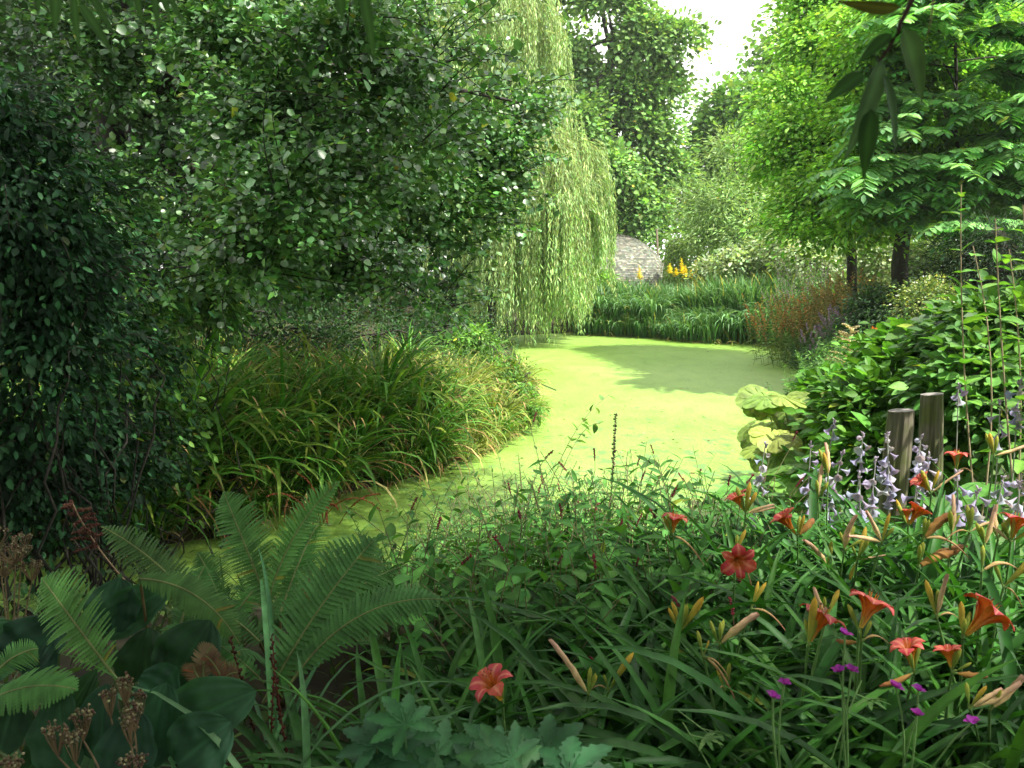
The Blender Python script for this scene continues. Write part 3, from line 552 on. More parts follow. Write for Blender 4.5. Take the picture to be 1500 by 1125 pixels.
# ------------------------------------------------------------------ alder and climbers on the left
AL = [(.055, .155, .038), (.075, .19, .048), (.04, .12, .03), (.11, .22, .07)]
def alder():
    b = np.array(gp_(205, 9.2)); root = thing("alder_tree", "big spreading alder with glossy round leaves leaning over the left bank", "tree", b)
    tb = MB()
    limb(tb, [b - (0, 0, .2), W(190, 330, 9.2), W(165, 240, 9.0), W(150, 100, 9), W(140, -80, 9)], .20, .10, 10, .03, S=18)
    limb(tb, [W(185, 300, 9.2), W(195, 180, 9.1), W(185, 60, 9.1), W(190, -90, 9)], .13, .09, 9, .03, S=14)
    limb(tb, [W(190, 300, 9.2), W(290, 245, 9), W(420, 230, 8.5), W(600, 200, 8.4)], .12, .03, 8, .04, S=14)
    limb(tb, [W(170, 250, 9), W(250, 120, 8.5), W(330, 40, 8), W(380, -60, 8)], .08, .03, 7, .04, S=12)
    limb(tb, [W(190, 200, 9), W(330, 80, 8.5), W(520, 100, 8.2), W(760, 150, 9)], .07, .015, 7, .04, S=14)
    limb(tb, [W(200, 320, 9.2), W(420, 330, 8.8), W(600, 350, 8.8), W(700, 365, 9.5)], .07, .012, 7, .04, S=14)
    cb = MB(); mk = lambda l: [(np.asarray(c), r) for c, r in l]
    near = mk([LB(165, 120, 8.3, 46, 60), LB(185, 260, 8.4, 46, 46), LB(130, 40, 8.3, 40, 40), LB(240, 330, 8.0, 60, 50), LB(430, 290, 6.2, 120, 90), LB(550, 210, 6.6, 110, 80), LB(400, 170, 6.8, 100, 70), LB(490, 60, 6.6, 110, 70), LB(340, 50, 7.2, 80, 70), LB(350, 390, 6.4, 90, 46), LB(610, 120, 7.4, 70, 60)])
    far = mk([LB(600, 290, 8.8, 140, 80), LB(690, 190, 9.2, 90, 70), LB(765, 150, 9.4, 40, 42), LB(668, 330, 9.2, 54, 46), LB(605, 400, 9, 64, 42), LB(560, 340, 9, 110, 60), LB(450, 380, 9.4, 110, 50), LB(570, 20, 9.4, 80, 60), LB(725, 250, 9.2, 38, 42), LB(640, 440, 8.8, 30, 20), LB(640, 60, 9.3, 40, 36)])
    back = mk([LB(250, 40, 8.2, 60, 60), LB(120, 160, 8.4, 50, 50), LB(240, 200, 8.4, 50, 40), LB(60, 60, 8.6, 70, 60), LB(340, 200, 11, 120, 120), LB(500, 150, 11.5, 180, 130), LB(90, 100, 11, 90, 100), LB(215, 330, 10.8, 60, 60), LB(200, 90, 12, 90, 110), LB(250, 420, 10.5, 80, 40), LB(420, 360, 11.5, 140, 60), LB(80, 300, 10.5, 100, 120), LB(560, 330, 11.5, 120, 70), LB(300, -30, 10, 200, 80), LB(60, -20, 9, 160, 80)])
    top = [((-3.0, 7.9, 7.2), (1.6, 1.1, .8)), ((-3.6, 9.2, 7.4), (2.2, 1.6, 1.2)), ((-5.4, 8.8, 6.8), (2.0, 2.0, 1.3))]  # first lobe added above the view to shade the trunk
    kw = dict(jit=.2, nj=.55)
    crown(cb, near, 2100, 18, T_ROUND, .055, .85, AL, cr=.27, flat=.45, shell=.3, cj=.4, hole=2.2, **kw)
    crown(cb, far, 2200, 18, T_ROUND, .059, .85, AL, cr=.3, flat=.45, shell=.3, cj=.4, hole=1.9, **kw)
    crown(cb, back, 1500, 16, T_ROUND, .085, .85, [(.028, .08, .022), (.038, .10, .028), (.02, .06, .018)], cr=.45, flat=.5, shell=.3, cj=.25, hole=1.2, **kw)  # same leaves tinted darker: shade of the crown's depth put into their colour
    crown(cb, top, 700, 16, T_ROUND, .09, .85, AL, cr=.5, flat=.5, shell=.4, **kw)
    # long leafy twigs at the outline of the crown
    n = 420; idx = rng.integers(0, len(near + far), n); c = np.array([(near + far)[i][0] for i in idx]); r = np.array([(near + far)[i][1] for i in idx]); d = nrm(rv(n) + (.3, -.5, 0)); B = c + d * r * .75
    P = arcs(B, np.arctan2(d[:, 1], d[:, 0]), rng.uniform(-.3, .7, n), rng.uniform(.4, .9, n), rng.uniform(0, .8, n), 7, lat=.4)
    tubes(tb, P, .007, .003, (.5, .5, .5)); leafy(cb, P, 17, T_ROUND, .066, .85, AL, .1, 1, ang=.9, cl=.25)
    tb.build("trunk", M_bark, root, b); cb.build("crown", M_glossy, root, b)
alder()
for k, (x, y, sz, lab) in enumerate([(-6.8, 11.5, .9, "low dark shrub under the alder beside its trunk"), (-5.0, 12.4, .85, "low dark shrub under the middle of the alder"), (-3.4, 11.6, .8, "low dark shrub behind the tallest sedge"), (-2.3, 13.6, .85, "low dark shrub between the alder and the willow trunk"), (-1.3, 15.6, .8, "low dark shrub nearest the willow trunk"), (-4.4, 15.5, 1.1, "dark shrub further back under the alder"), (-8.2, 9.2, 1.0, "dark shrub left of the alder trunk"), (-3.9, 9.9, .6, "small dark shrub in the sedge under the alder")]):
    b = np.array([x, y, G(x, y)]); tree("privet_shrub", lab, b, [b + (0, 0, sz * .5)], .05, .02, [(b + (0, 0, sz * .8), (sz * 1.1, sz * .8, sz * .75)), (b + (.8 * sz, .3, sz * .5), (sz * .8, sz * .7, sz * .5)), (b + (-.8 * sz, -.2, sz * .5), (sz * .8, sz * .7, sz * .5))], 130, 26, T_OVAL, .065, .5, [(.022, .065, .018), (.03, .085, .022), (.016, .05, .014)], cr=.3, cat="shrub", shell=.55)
for x, y, sz, lab in [(-6.5, -.5, 2.8, "unseen dark tree added left of the viewpoint to darken the foreground"), (-1, -7.5, 3.2, "unseen dense tree added behind the viewpoint to darken the foreground"), (7.5, -5, 3.0, "unseen tree added behind and right of the viewpoint to darken the foreground")]:
    b = np.array([x, y, G(x, y)]); tree("beech_tree", lab, b, [b + (0, 0, 3.5)], .25, .12, [(b + (0, 0, 4.2), (sz, sz, 3.2)), (b + (1, .6, 2.2), (sz * .9, sz * .7, 1.6)), (b + (-1, .2, 2.4), (sz * .9, sz * .7, 1.6))], 420, 24, T_OVAL, .2, .7, DARK, cr=.9)  # added trees out of view, blocking skylight that would brighten the foreground
tree("dark_backdrop_tree", "added near black tree mass standing in for shade in the gaps behind the alder trunk", gp_(150, 13), [W(150, 250, 13), W(150, 60, 13)], .2, .1, [LB(60, 60, 13, 130, 110), LB(220, 60, 13, 110, 110), LB(60, 260, 13, 130, 120), LB(240, 250, 12.6, 100, 110), LB(150, 400, 12.6, 130, 80), LB(150, -80, 13, 200, 90), LB(330, 380, 13, 90, 60), LB(360, 130, 13.5, 100, 120)],
     900, 30, T_OVAL, .10, .55, [(.014, .04, .014), (.022, .06, .02), (.01, .03, .012)], mat=M_soft, cr=.6, shell=.5)  # added near-black mass; its leaf colour holds the deep shade behind the alder
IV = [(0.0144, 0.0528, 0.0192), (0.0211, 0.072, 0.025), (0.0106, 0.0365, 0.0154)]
def ivy(name, label, lobes, ncl, L, cols, per=22, mat=None, droop=.5, cr=.26):
    c = np.mean([l[0] for l in lobes], 0); b = np.array([c[0], c[1], G(c[0], c[1])]); root = thing(name, label, "climber", b)
    tb = MB(); cb = MB()
    for l in lobes:
        for _ in range(4):
            e = l[0] + rv(1)[0] * np.array(l[1]) * .4; limb(tb, [b + rv(1)[0] * (.35, .25, 0), (b + e) / 2 + rv(1)[0] * .25, e], .009, .003, 5, .03, S=14)
    cc = crown(cb, lobes, ncl, per, T_OVAL, L, .52, cols, hole=2.8, cr=cr, flat=.5, shell=.3, out=.3, droop=droop, nj=.4, cj=.5)
    n = 160; k = rng.integers(0, len(cc), n); d = nrm(cc[k] - c); P = arcs(cc[k], np.arctan2(d[:, 1], d[:, 0]), rng.uniform(-.2, .8, n), rng.uniform(.2, .55, n), rng.uniform(.6, 1.8, n), 7)
    tubes(tb, P, .004, .002, (.4, .35, .25)); leafy(cb, P, 12, T_OVAL, L, .5, cols, ang=.9, flop=.4)
    tb.build("stems", M_bark, root, b); cb.build("foliage", mat or M_soft, root, b)
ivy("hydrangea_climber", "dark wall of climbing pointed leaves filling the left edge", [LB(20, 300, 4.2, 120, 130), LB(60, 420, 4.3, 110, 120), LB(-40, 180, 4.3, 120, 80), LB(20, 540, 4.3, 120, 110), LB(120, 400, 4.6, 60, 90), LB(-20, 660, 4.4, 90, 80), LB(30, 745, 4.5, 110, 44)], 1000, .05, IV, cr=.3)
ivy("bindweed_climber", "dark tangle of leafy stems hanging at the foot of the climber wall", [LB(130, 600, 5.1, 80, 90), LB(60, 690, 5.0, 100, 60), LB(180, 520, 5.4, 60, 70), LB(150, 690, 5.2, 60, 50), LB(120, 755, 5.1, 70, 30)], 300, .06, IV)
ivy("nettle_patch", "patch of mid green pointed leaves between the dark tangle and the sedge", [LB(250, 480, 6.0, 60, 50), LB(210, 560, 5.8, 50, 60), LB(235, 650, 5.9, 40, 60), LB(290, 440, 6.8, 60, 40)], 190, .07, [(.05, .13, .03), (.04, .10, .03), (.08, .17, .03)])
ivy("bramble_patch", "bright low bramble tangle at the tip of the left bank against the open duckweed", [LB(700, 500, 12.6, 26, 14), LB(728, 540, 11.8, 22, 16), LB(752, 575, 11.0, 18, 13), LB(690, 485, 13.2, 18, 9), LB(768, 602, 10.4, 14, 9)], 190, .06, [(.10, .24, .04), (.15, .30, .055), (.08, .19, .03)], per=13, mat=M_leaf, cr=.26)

# willow overhead: stands behind the camera, its low twigs hang into the top of the view
def overhead():
    b = np.array([2.6, -3.2, .6]); root = thing("crack_willow", "willow overhead whose long dark leaves dangle into the top of the picture", "tree", b)
    tb = MB(); limb(tb, [b, (2.5, -3.0, 3.5), (2.4, -2, 6), (2.2, -.5, 7.4)], .28, .12, 10, .05)
    for e in [(1.2, 3.6, 6.6), (2.5, 5, 6.8), (.2, 5.2, 6.4), (4.6, -.7, 6.8), (-.5, -.5, 6.5), (-2.4, 1.4, 5.6), (6, -2.6, 6)]: limb(tb, [(2.4, -2, 6), (np.array(e) + (2.4, -2, 6)) / 2 + (0, 0, .4), e], .1, .02, 6, .05)
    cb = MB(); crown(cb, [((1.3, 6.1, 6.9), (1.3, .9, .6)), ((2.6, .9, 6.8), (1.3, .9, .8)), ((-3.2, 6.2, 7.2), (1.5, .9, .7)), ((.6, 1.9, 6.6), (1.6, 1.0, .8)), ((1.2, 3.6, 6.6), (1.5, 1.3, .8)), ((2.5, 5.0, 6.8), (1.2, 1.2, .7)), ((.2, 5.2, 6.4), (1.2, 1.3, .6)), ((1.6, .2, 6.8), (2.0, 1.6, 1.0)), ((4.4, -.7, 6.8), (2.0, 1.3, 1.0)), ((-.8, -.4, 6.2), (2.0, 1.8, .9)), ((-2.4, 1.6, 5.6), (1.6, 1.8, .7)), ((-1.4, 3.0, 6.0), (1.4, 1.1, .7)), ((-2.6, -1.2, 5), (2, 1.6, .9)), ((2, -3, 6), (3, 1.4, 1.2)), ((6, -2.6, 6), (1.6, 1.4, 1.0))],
        1900, 28, T_LANCE, .15, .34, DARK, cr=.7, flat=.5, shell=.1, droop=.6)  # crown lobes out of view, shaped to shade the foreground, left bank and channel
    tb.build("trunk", M_bark, root, b); cb.build("crown", M_leaf, root, b)
    # the two low twigs
    g = (.02, .06, .012)
    tw = MB(); s = W(1400, -260, .84); q = [s, W(1352, -40, .84), W(1325, 30, .84), W(1300, 75, .84), W(1288, 95, .84)]; limb(tw, q, .0035, .0014, 6, .001, (.05, .03, .02), S=16)
    limb(tw, [(2.0, .8, 6.6), (1.1, .8, 4.4), s], .02, .0035, 6, .02, (.06, .05, .03)); 
    def lf(mb, x0, y0, x1, y1, wpx, nrmv, c=g, Y=.84, dY=0):
        a = W(x0, y0, Y); e = W(x1, y1, Y + dY); L = np.linalg.norm(e - a); stamp(mb, T_LONG2, a, e - a, nrmv, L, wpx / F * Y * .8, c)
    lf(tw, 1292, 88, 1247, 238, 40, (.4, -1, .3), (.05, .10, .05)); lf(tw, 1276, 160, 1265, 262, 34, (-.4, -1, .1)); lf(tw, 1294, 108, 1325, 222, 34, (.6, -.8, .2)); lf(tw, 1324, 42, 1360, 148, 48, (.2, -1, .2), (.045, .1, .03))
    lf(tw, 1306, 50, 1256, 88, 26, (0, -.7, .6)); lf(tw, 1265, 108, 1207, 146, 34, (-.2, -.8, .6)); lf(tw, 1318, 12, 1226, 8, 26, (0, -.6, -.8), (.06, .07, .02)); lf(tw, 1366, -30, 1368, 60, 16, (.9, -.3, 0), (.12, .08, .06)); lf(tw, 1418, -40, 1414, 30, 16, (.9, -.4, 0), (.12, .08, .06))
    tw.build("twig", M_soft, root, b)
    tw = MB(); s2 = W(160, -160, .8); limb(tw, [(-.6, .4, 6.0), (-.5, .7, 4.2), s2], .015, .004, 6, .02, (.06, .05, .03)); limb(tw, [s2, W(110, -60, .8), W(80, -10, .8)], .004, .002, 5, .001, (.06, .05, .03)); limb(tw, [s2, W(200, -70, .8), W(245, -20, .8)], .004, .002, 5, .001, (.06, .05, .03))
    for x0, y0, x1, y1, wd in [(82, -20, 80, 45, 14), (108, -10, 112, 75, 10), (118, 5, 168, 82, 12), (128, -15, 167, 48, 9), (200, -20, 205, 35, 13), (236, -20, 248, 32, 9), (240, -25, 266, 34, 9), (225, -20, 232, 50, 8), (60, -30, 52, 25, 10)]: lf(tw, x0, y0, x1, y1, wd * 1.5, (rng.uniform(-.5, .5), -1, .1), (.04, .10, .03), .8)
    tw.build("twig", M_soft, root, b)
    tw = MB(); s3 = W(500, -150, .85); limb(tw, [(-.1, 1.2, 6.0), (-.2, .9, 4.2), s3, W(515, -30, .85)], .012, .003, 6, .01, (.06, .05, .03))
    for x0, y0, x1, y1, wd in [(530, -20, 550, 85, 15), (495, -30, 502, 30, 16), (515, -40, 520, 12, 10)]: lf(tw, x0, y0, x1, y1, wd * 1.4, (rng.uniform(-.4, .4), -1, .1), (.045, .12, .03), .85)
    tw.build("twig", M_soft, root, b)
T_LONG2 = tgrid(lance, 12, 5, .25, .12, rib=1.5)
overhead()

# ------------------------------------------------------------------ left bank: sedge, reeds and weeds
def onb(px, py_or_none, Y): q = W(px, 600, Y); return np.array([q[0], Y, G(q[0], Y)])
SEDGE = [(.06, .20, .03), (.085, .24, .04), (.045, .15, .025), (.14, .25, .045)]
def sedge_proto(kind):
    label = ["clump of long arching green sedge, packed along the left bank", "clump of sedge full of straw coloured dead blades on the left bank", "short tousled clump of yellow green grass near the tip of the left bank"][kind]
    root = thing("sedge_clump", label, "grass clump", (0, 0, 0), ["green sedge clumps on the left bank", "straw coloured sedge clumps on the left bank", "short grass clumps at the tip of the left bank"][kind])
    n = [88, 72, 120][kind]; mb = MB(); az = rng.uniform(0, 6.28, n); B = np.stack([np.cos(az), np.sin(az), 0 * az], 1) * rng.uniform(.02, .16, n)[:, None]
    L = rng.uniform(.7, 1.3, n) * [1, .95, .62][kind]
    P = arcs(B, az + rng.normal(0, .5, n), rng.uniform(1.05, 1.55, n), L, rng.uniform(.9, 2.7, n), 9, 1.5, lat=.25)
    c = pal(n, SEDGE if kind != 2 else [(.17, .27, .06), (.24, .30, .09), (.12, .22, .04)]); c2 = c * (1.5, 1.15, .9)
    blades(mb, P, rng.uniform(.020, .042, n) * (1, .9, .55)[kind], c, c2); mb.build("leaves", M_blade, root)
    m = [10, 26, 18][kind]; mb = MB(); az = rng.uniform(0, 6.28, m); B = np.stack([np.cos(az), np.sin(az), 0 * az], 1) * .15
    P = arcs(B, az, rng.uniform(.9, 1.5, m), rng.uniform(.4, 1.1, m) * [1, 1, .7][kind], rng.uniform(1.5, 3.2, m), 8, 1.1, lat=.5)
    blades(mb, P, rng.uniform(.010, .022, m), pal(m, [(.30, .23, .09), (.24, .14, .055), (.34, .30, .12)]), nu=2); mb.build("dead_leaves", M_dry, root)
    m = 10; mb = MB(); P = arcs(rv(m, .06) * (1, 1, 0), rng.uniform(0, 6.28, m), rng.uniform(1.2, 1.5, m), rng.uniform(.8, 1.2, m) * (.6 if kind == 2 else 1), rng.uniform(.5, 1.3, m), 8)
    tubes(mb, P, .003, .0015, (.3, .26, .1)); d = nrm(P[:, -1] - P[:, -2]); stamp(mb, T_LONG, P[:, -1], d - UP * .8, UP, .09, .012, pal(m, [(.34, .25, .1)])); mb.build("seed_stalks", M_dry, root)
    return Proto(root)
protos = [sedge_proto(0), sedge_proto(1), sedge_proto(2)]
spots = []
shore = [(-5.6, 5.95), (-4.5, 5.85), (-3.6, 5.8), (-2.95, 6.0), (-2.45, 6.35), (-2.2, 6.9), (-1.85, 7.4), (-1.3, 7.9), (-.95, 8.35), (-.6, 8.9), (-.35, 9.5), (-.1, 10.3), (.1, 11.1), (.15, 12)]
for row, back in enumerate([.12, .4, .55, 1.1, 1.75, 2.5]):
    for i, (x, y) in enumerate(shore):
        if row >= 4 and i > 12: continue
        X = x - back * .75 + rng.normal(0, .13); Y_ = y + back * .66 + rng.normal(0, .13)
        if pond_sd(np.array([X]), np.array([Y_]))[0] < -.3: continue
        spots.append((X, Y_, row, i))
for X, Y_, row, i in spots:
    kind = 2 if (i >= 10 and rng.random() < .8) else (1 if rng.random() < .38 else 0)
    if i < 3 and row < 2 and rng.random() < .4: continue
    protos[kind].put((X, Y_, max(.0, G(X, Y_)) - .03), rng.uniform(0, 6.28), rng.uniform(.85, 1.3) * (.9 if i > 8 else 1.0))
for i, (x, y) in enumerate(shore[3:13]):
    for dx, dy in ((.10, -.08), (.22, .2), (.30, .42)):
        protos[int(rng.integers(0, 3))].put((x + dx * .8, y + dy, .0), rng.uniform(0, 6.28), rng.uniform(.42, .6))
# taller weeds between the sedge
def weeds(name, label, cat, spots_, n, h, tm, L, wr, cols, mat=None, per=12, spread=.25, group=None, lean=.5, r=.004, stemc=(.12, .2, .06), el=(1.1, 1.5), parts=None):
    b = np.array([spots_[0], spots_[1], G(*spots_)]) if len(spots_) == 2 else np.array(spots_)
    root = thing(name, label, cat, b, group); B = np.stack([b[0] + rng.normal(0, spread, n), b[1] + rng.normal(0, spread, n), np.zeros(n)], 1); B[:, 2] = np.maximum(-.05, H(B[:, 0], B[:, 1]))
    P = arcs(B, rng.uniform(0, 6.28, n), rng.uniform(*el, n), h * rng.uniform(.7, 1.1, n), rng.uniform(0, lean, n), 8, 1.3, .2)
    s = MB(); tubes(s, P, r, r * .5, stemc, 4); s.build("stems", M_stem, root, b); f = MB(); leafy(f, P, per, tm, L, wr, cols, .12, 1, ang=1.05, flop=.25, sizef=lambda t: 1.15 - .6 * t); f.build("leaves", mat or M_leaf, root, b)
    return root, P, b
for k, (px, Y, h, lab) in enumerate([(430, 7.6, .8, "nettle clump among the sedge at the middle of the left bank"), (372, 7.2, .75, "nettle clump rising left of the tallest sedge"), (520, 8.6, .85, "nettle clump behind the middle sedge under the alder"), (610, 9.6, .8, "nettle clump under the lowest alder twigs"),
                                  (690, 11.4, .8, "nettle clump close to the shaded willow trunk"), (300, 6.7, .6, "yellowing nettle clump near the dark tangle of stems"), (590, 8.6, .5, "low nettle clump near the channel edge"), (660, 10.2, .6, "bright nettle clump behind the straw coloured sedge")]):
    q = W(px, 600, Y); weeds("nettle_clump", lab, "weeds", (q[0], Y), 26, h, T_OVAL, .075, .55, [(.09, .2, .045), (.07, .17, .04)] + ([(.4, .42, .06)] if k == 5 else []), per=14)
def dock():
    q = W(470, 600, 6.55); b = np.array([q[0], 6.55, max(0, G(q[0], 6.55))]); root = thing("dock_plant", "rusty red seeding dock stems hanging over the channel in front of the sedge", "weed", b)
    n = 9; P = arcs(b + rv(n, .06) * (1, 1, 0), rng.uniform(3.5, 6, n), rng.uniform(.8, 1.3, n), rng.uniform(.5, .8, n), rng.uniform(.8, 2.0, n), 9); s = MB(); tubes(s, P, .004, .002, (.25, .09, .04), 4); s.build("stems", M_dry, root, b)
    f = MB(); leafy(f, P, 70, T_BLOB, .012, .9, [(.28, .09, .04), (.22, .06, .03)], .3, 1); f.build("seed_heads", M_dry, root, b)
dock()

# ------------------------------------------------------------------ far bank: iris reeds, yellow spikes
IRIS = [(.085, .20, .07), (.125, .26, .11), (.055, .145, .045)]
def iris_proto(kind):
    root = thing("iris_clump", ["upright clump of sword shaped iris leaves along the far edge of the duckweed", "clump of iris leaves arching over the waterline in front of the far reed bed"][kind], "reed clump", (0, 0, 0), ["upright iris clumps on the far bank", "arching iris clumps at the far waterline"][kind])
    n = 150; az = rng.uniform(0, 6.28, n); B = np.stack([np.cos(az), np.sin(az), 0 * az], 1) * rng.uniform(.02, .45, n)[:, None]; mb = MB()
    P = arcs(B, az + rng.normal(0, .6, n), rng.uniform(1.2, 1.56, n), rng.uniform(1.05, 1.6, n) * (1, 1.0)[kind], rng.uniform(.1, 1.7, n) if kind == 0 else rng.uniform(1.2, 3.0, n), 8, 2.2)
    c = pal(n, IRIS); blades(mb, P, rng.uniform(.028, .045, n), c, c * (1.35, 1.2, 1.2)); mb.build("leaves", M_blade, root)
    m = 22; mb = MB(); P = arcs(rv(m, .3) * (1, 1, 0), rng.uniform(0, 6.28, m), rng.uniform(.3, 1.3, m), rng.uniform(.4, .8, m), rng.uniform(.5, 2, m), 6); blades(mb, P, .03, pal(m, [(.35, .26, .10), (.28, .3, .06)]), nu=2); mb.build("dead_leaves", M_dry, root)
    return Proto(root)
ip = [iris_proto(0), iris_proto(1)]
for i, (px, Y) in enumerate([(848, 25.9), (872, 25.7), (897, 25.4), (920, 25.2), (945, 24.9), (968, 24.5), (990, 23.9), (1012, 23.5), (1036, 23.0), (1060, 22.7), (1084, 22.4), (1108, 22.2), (1124, 22.4)]):
    for row in range(3):
        q = W(px + rng.normal(0, 4) + row * 6, 600, Y + row * .75); ip[1 if row == 0 else 0].put((q[0], q[1] - .45 - .5 * (i < 5), max(-.02, G(q[0], q[1]))), rng.uniform(0, 6.28), rng.uniform(.70, 1.02) * (1.0 if row else .95) * (1.12 if i > 7 else 1))
for i, (px, Y) in enumerate([(850, 24.9), (868, 24.75), (886, 24.6), (904, 24.4), (922, 24.3), (940, 24.0), (958, 23.8), (976, 23.3), (994, 22.9), (1014, 22.6), (1036, 22.3)]):
    q = W(px, 600, Y - .15); ip[i % 2].put((q[0], q[1], -.02), rng.uniform(0, 6.28), rng.uniform(.5, .72))
def yellow_spikes():
    root0 = None
    for px, py, L, lab in [(936, 404, .5, "yellow flower spike in front of the domed hut"), (981, 402, .35, "yellow flower spike at the left of the group right of the domed hut"), (990, 408, .3, "short yellow flower spike low in the group right of the domed hut"), (998, 393, .6, "tallest yellow flower spike of the group right of the domed hut"), (1004, 405, .4, "yellow flower spike just right of the tallest one"), (1012, 411, .3, "lowest yellow flower spike among the reed tips"), (1019, 397, .75, "slim yellow flower spike standing apart at the right of its group")]:
        b = np.array(gp_(px, 27.6)); t = W(px, py - 16, 27.6); root = thing("ligularia_plant", lab, "flower", b); s = MB(); n = 5
        L1 = np.linalg.norm(t - b); P = arcs(b + rv(1, .02) * (1, 1, 0), rng.uniform(0, 6.28, 1), 1.52, L1, .04, 10); P += (t - P[0, -1]) * np.linspace(0, 1, 10)[None, :, None]
        tubes(s, P, .015, .006, (.1, .14, .05), 5); Q = arcs(np.repeat(b[None], 14, 0) + rv(14, .12) * (1, 1, 0), rng.uniform(0, 6.28, 14), 1.2, .8, .8, 5); tubes(s, Q, .01, .006, (.1, .2, .05)); s.build("stem", M_stem, root, b)
        f = MB(); leafy(f, P, 110, T_LANCE, .09, .3, [(.80, .74, .05), (.75, .66, .04)], 1 - L / L1, 1., ang=1.2, sizef=lambda t: 1.5 - 1.1 * np.clip((t - (1 - L / L1)) / (L / L1), 0, 1)); f.build("flower_spike", M_petal, root, b)
        l = MB(); d = nrm(Q[:, -1] - Q[:, -2]); stamp(l, T_BUTTER, Q[:, -1], d * (1, 1, 0), nrm(UP + d * .3), .28, .3, pal(14, [(.07, .17, .04)])); l.build("leaves", M_leaf, root, b)
yellow_spikes()
shrub("loosestrife_bush", "bright green leafy bush between the willow curtain and the front of the domed hut", [LB(872, 412, 27, 26, 16), LB(855, 420, 26.6, 18, 16), LB(905, 428, 26.6, 22, 10)], 260, 20, T_LANCE, .16, .25, [(.14, .28, .05), (.17, .32, .06)])

# ------------------------------------------------------------------ right bank perennials
def fuzz(name, label, px, Y, n, h, cols, spikec, cat="plant", spread=.5, sl=.28, lw=.3, ll=.14, bl=.02):
    q = W(px, 600, Y); root, P, b = weeds(name, label, cat, (q[0], Y), n, h, T_LANCE, ll, lw, cols, per=24, spread=spread, lean=.22, r=.004, stemc=(.08, .16, .04))
    if spikec: f = MB(); leafy(f, P, 26, T_BLOB, bl, .8, spikec, 1 - sl, 1., ang=1.3); f.build("flowers", M_petal, root, b)
    return root
RG = [(.09, .21, .045), (.12, .26, .06)]
fuzz("loosestrife", "tall green plant topped with mauve spikes at the right end of the far reeds", 1160, 20.8, 60, 1.7, RG, [(.40, .28, .34), (.16, .26, .08)], spread=.35)
fuzz("loosestrife", "darker plant with purple flower heads behind the rusty grass", 1178, 20, 50, 1.9, RG, [(.34, .22, .32)], spread=.4)
fuzz("feather_grass", "rusty orange haze of grass heads left of the slimmer hornbeam trunk", 1185, 17.8, 110, 1.6, [(.12, .16, .04)], [(.60, .34, .12), (.55, .22, .08), (.55, .44, .15)], cat="grass", spread=.55, sl=.45, lw=.12, ll=.2, bl=.034)
fuzz("feather_grass", "golden brown haze of grass heads at the foot of the slimmer hornbeam trunk", 1225, 17.3, 110, 1.6, [(.14, .18, .04)], [(.55, .42, .18), (.50, .46, .16)], cat="grass", spread=.5, sl=.45, lw=.12, ll=.2, bl=.034)
for px, Y, h, n, c, s, lab in [(1150, 18.6, .95, 60, RG, None, "green leafy plant at the right far corner of the duckweed"), (1165, 17.6, 1.0, 60, RG, None, "mid green plant below the rusty grass"), (1175, 16.2, .75, 60, [(.05, .12, .05)], None, "dark bluish plant overhanging the right shore"),
                           (1195, 15.2, .95, 70, [(.05, .13, .05), (.07, .16, .06)], [(.42, .30, .42)], "bluish green plant sprinkled with pale pink flowers"), (1225, 14.2, 1.15, 70, [(.06, .15, .05)], [(.42, .3, .42)], "taller plant sprinkled with mauve pink flowers behind the cream plume"),
                           (1260, 14.5, 1.3, 70, [(.035, .10, .04)], None, "dark green plant between the hornbeam trunks"), (1215, 11.6, .85, 70, [(.09, .2, .05)], None, "fresh green plant beside the white edged hostas"), (1195, 12.6, .7, 60, [(.08, .2, .05)], None, "low green plant leaning towards the duckweed"), (1240, 10.2, .8, 70, [(.10, .22, .05)], None, "fresh green plant under the cream plume"),
                           (1300, 11.2, 1.1, 70, [(.05, .13, .04)], None, "green plant with an orange flower beyond it"), (1200, 9.8, .6, 60, [(.08, .2, .04)], None, "low plant on the right shore above the big pale leaves"), (1330, 9.5, 1.0, 60, [(.06, .15, .04)], None, "green plant behind the tallest viburnum shoots"), (1180, 8.6, .5, 60, [(.08, .19, .04)], None, "low plant touching the duckweed behind the big pale leaves"),
                           (1420, 9.0, 1.0, 60, [(.04, .11, .04)], None, "dark green plant in front of the yew")]:
    fuzz("border_perennial", lab, px + 22, Y, n, h, c, s, spread=.30, sl=.14, lw=.38, ll=.10, bl=.022)
def simple_flower(name, label, cat, px, py, Y, cols, n=6, L=.05, wr=.6):
    t = W(px, py, Y); b = np.array([t[0], Y, G(t[0], Y)]); root = thing(name, label, cat, b); s = MB(); P = bez(b, (b + t) / 2 + (.05, 0, .05), t)[None]; tubes(s, P, .006, .004, (.1, .2, .05), 5); leafy(s, P, 10, T_LANCE, .12, .25, RG); s.build("stem", M_leaf, root, b)
    f = MB(); k = np.arange(n) / n * 6.28; d = np.stack([np.cos(k), -.3 + 0 * k, np.sin(k)], 1); stamp(f, T_OVALM, np.repeat(t[None], n, 0), d, (0, -1, .2), L, L * wr, pal(n, cols)); f.build("flower", M_petal, root, b)
simple_flower("orange_lily", "single small orange bloom in the right border beyond the viburnum", "flower", 1279, 486, 10.0, [(.8, .2, .02)], 7, .075)
simple_flower("orange_lily", "tiny reddish orange bloom at the right edge in front of the yew", "flower", 1498, 472, 7.0, [(.8, .12, .02)], 6, .04)
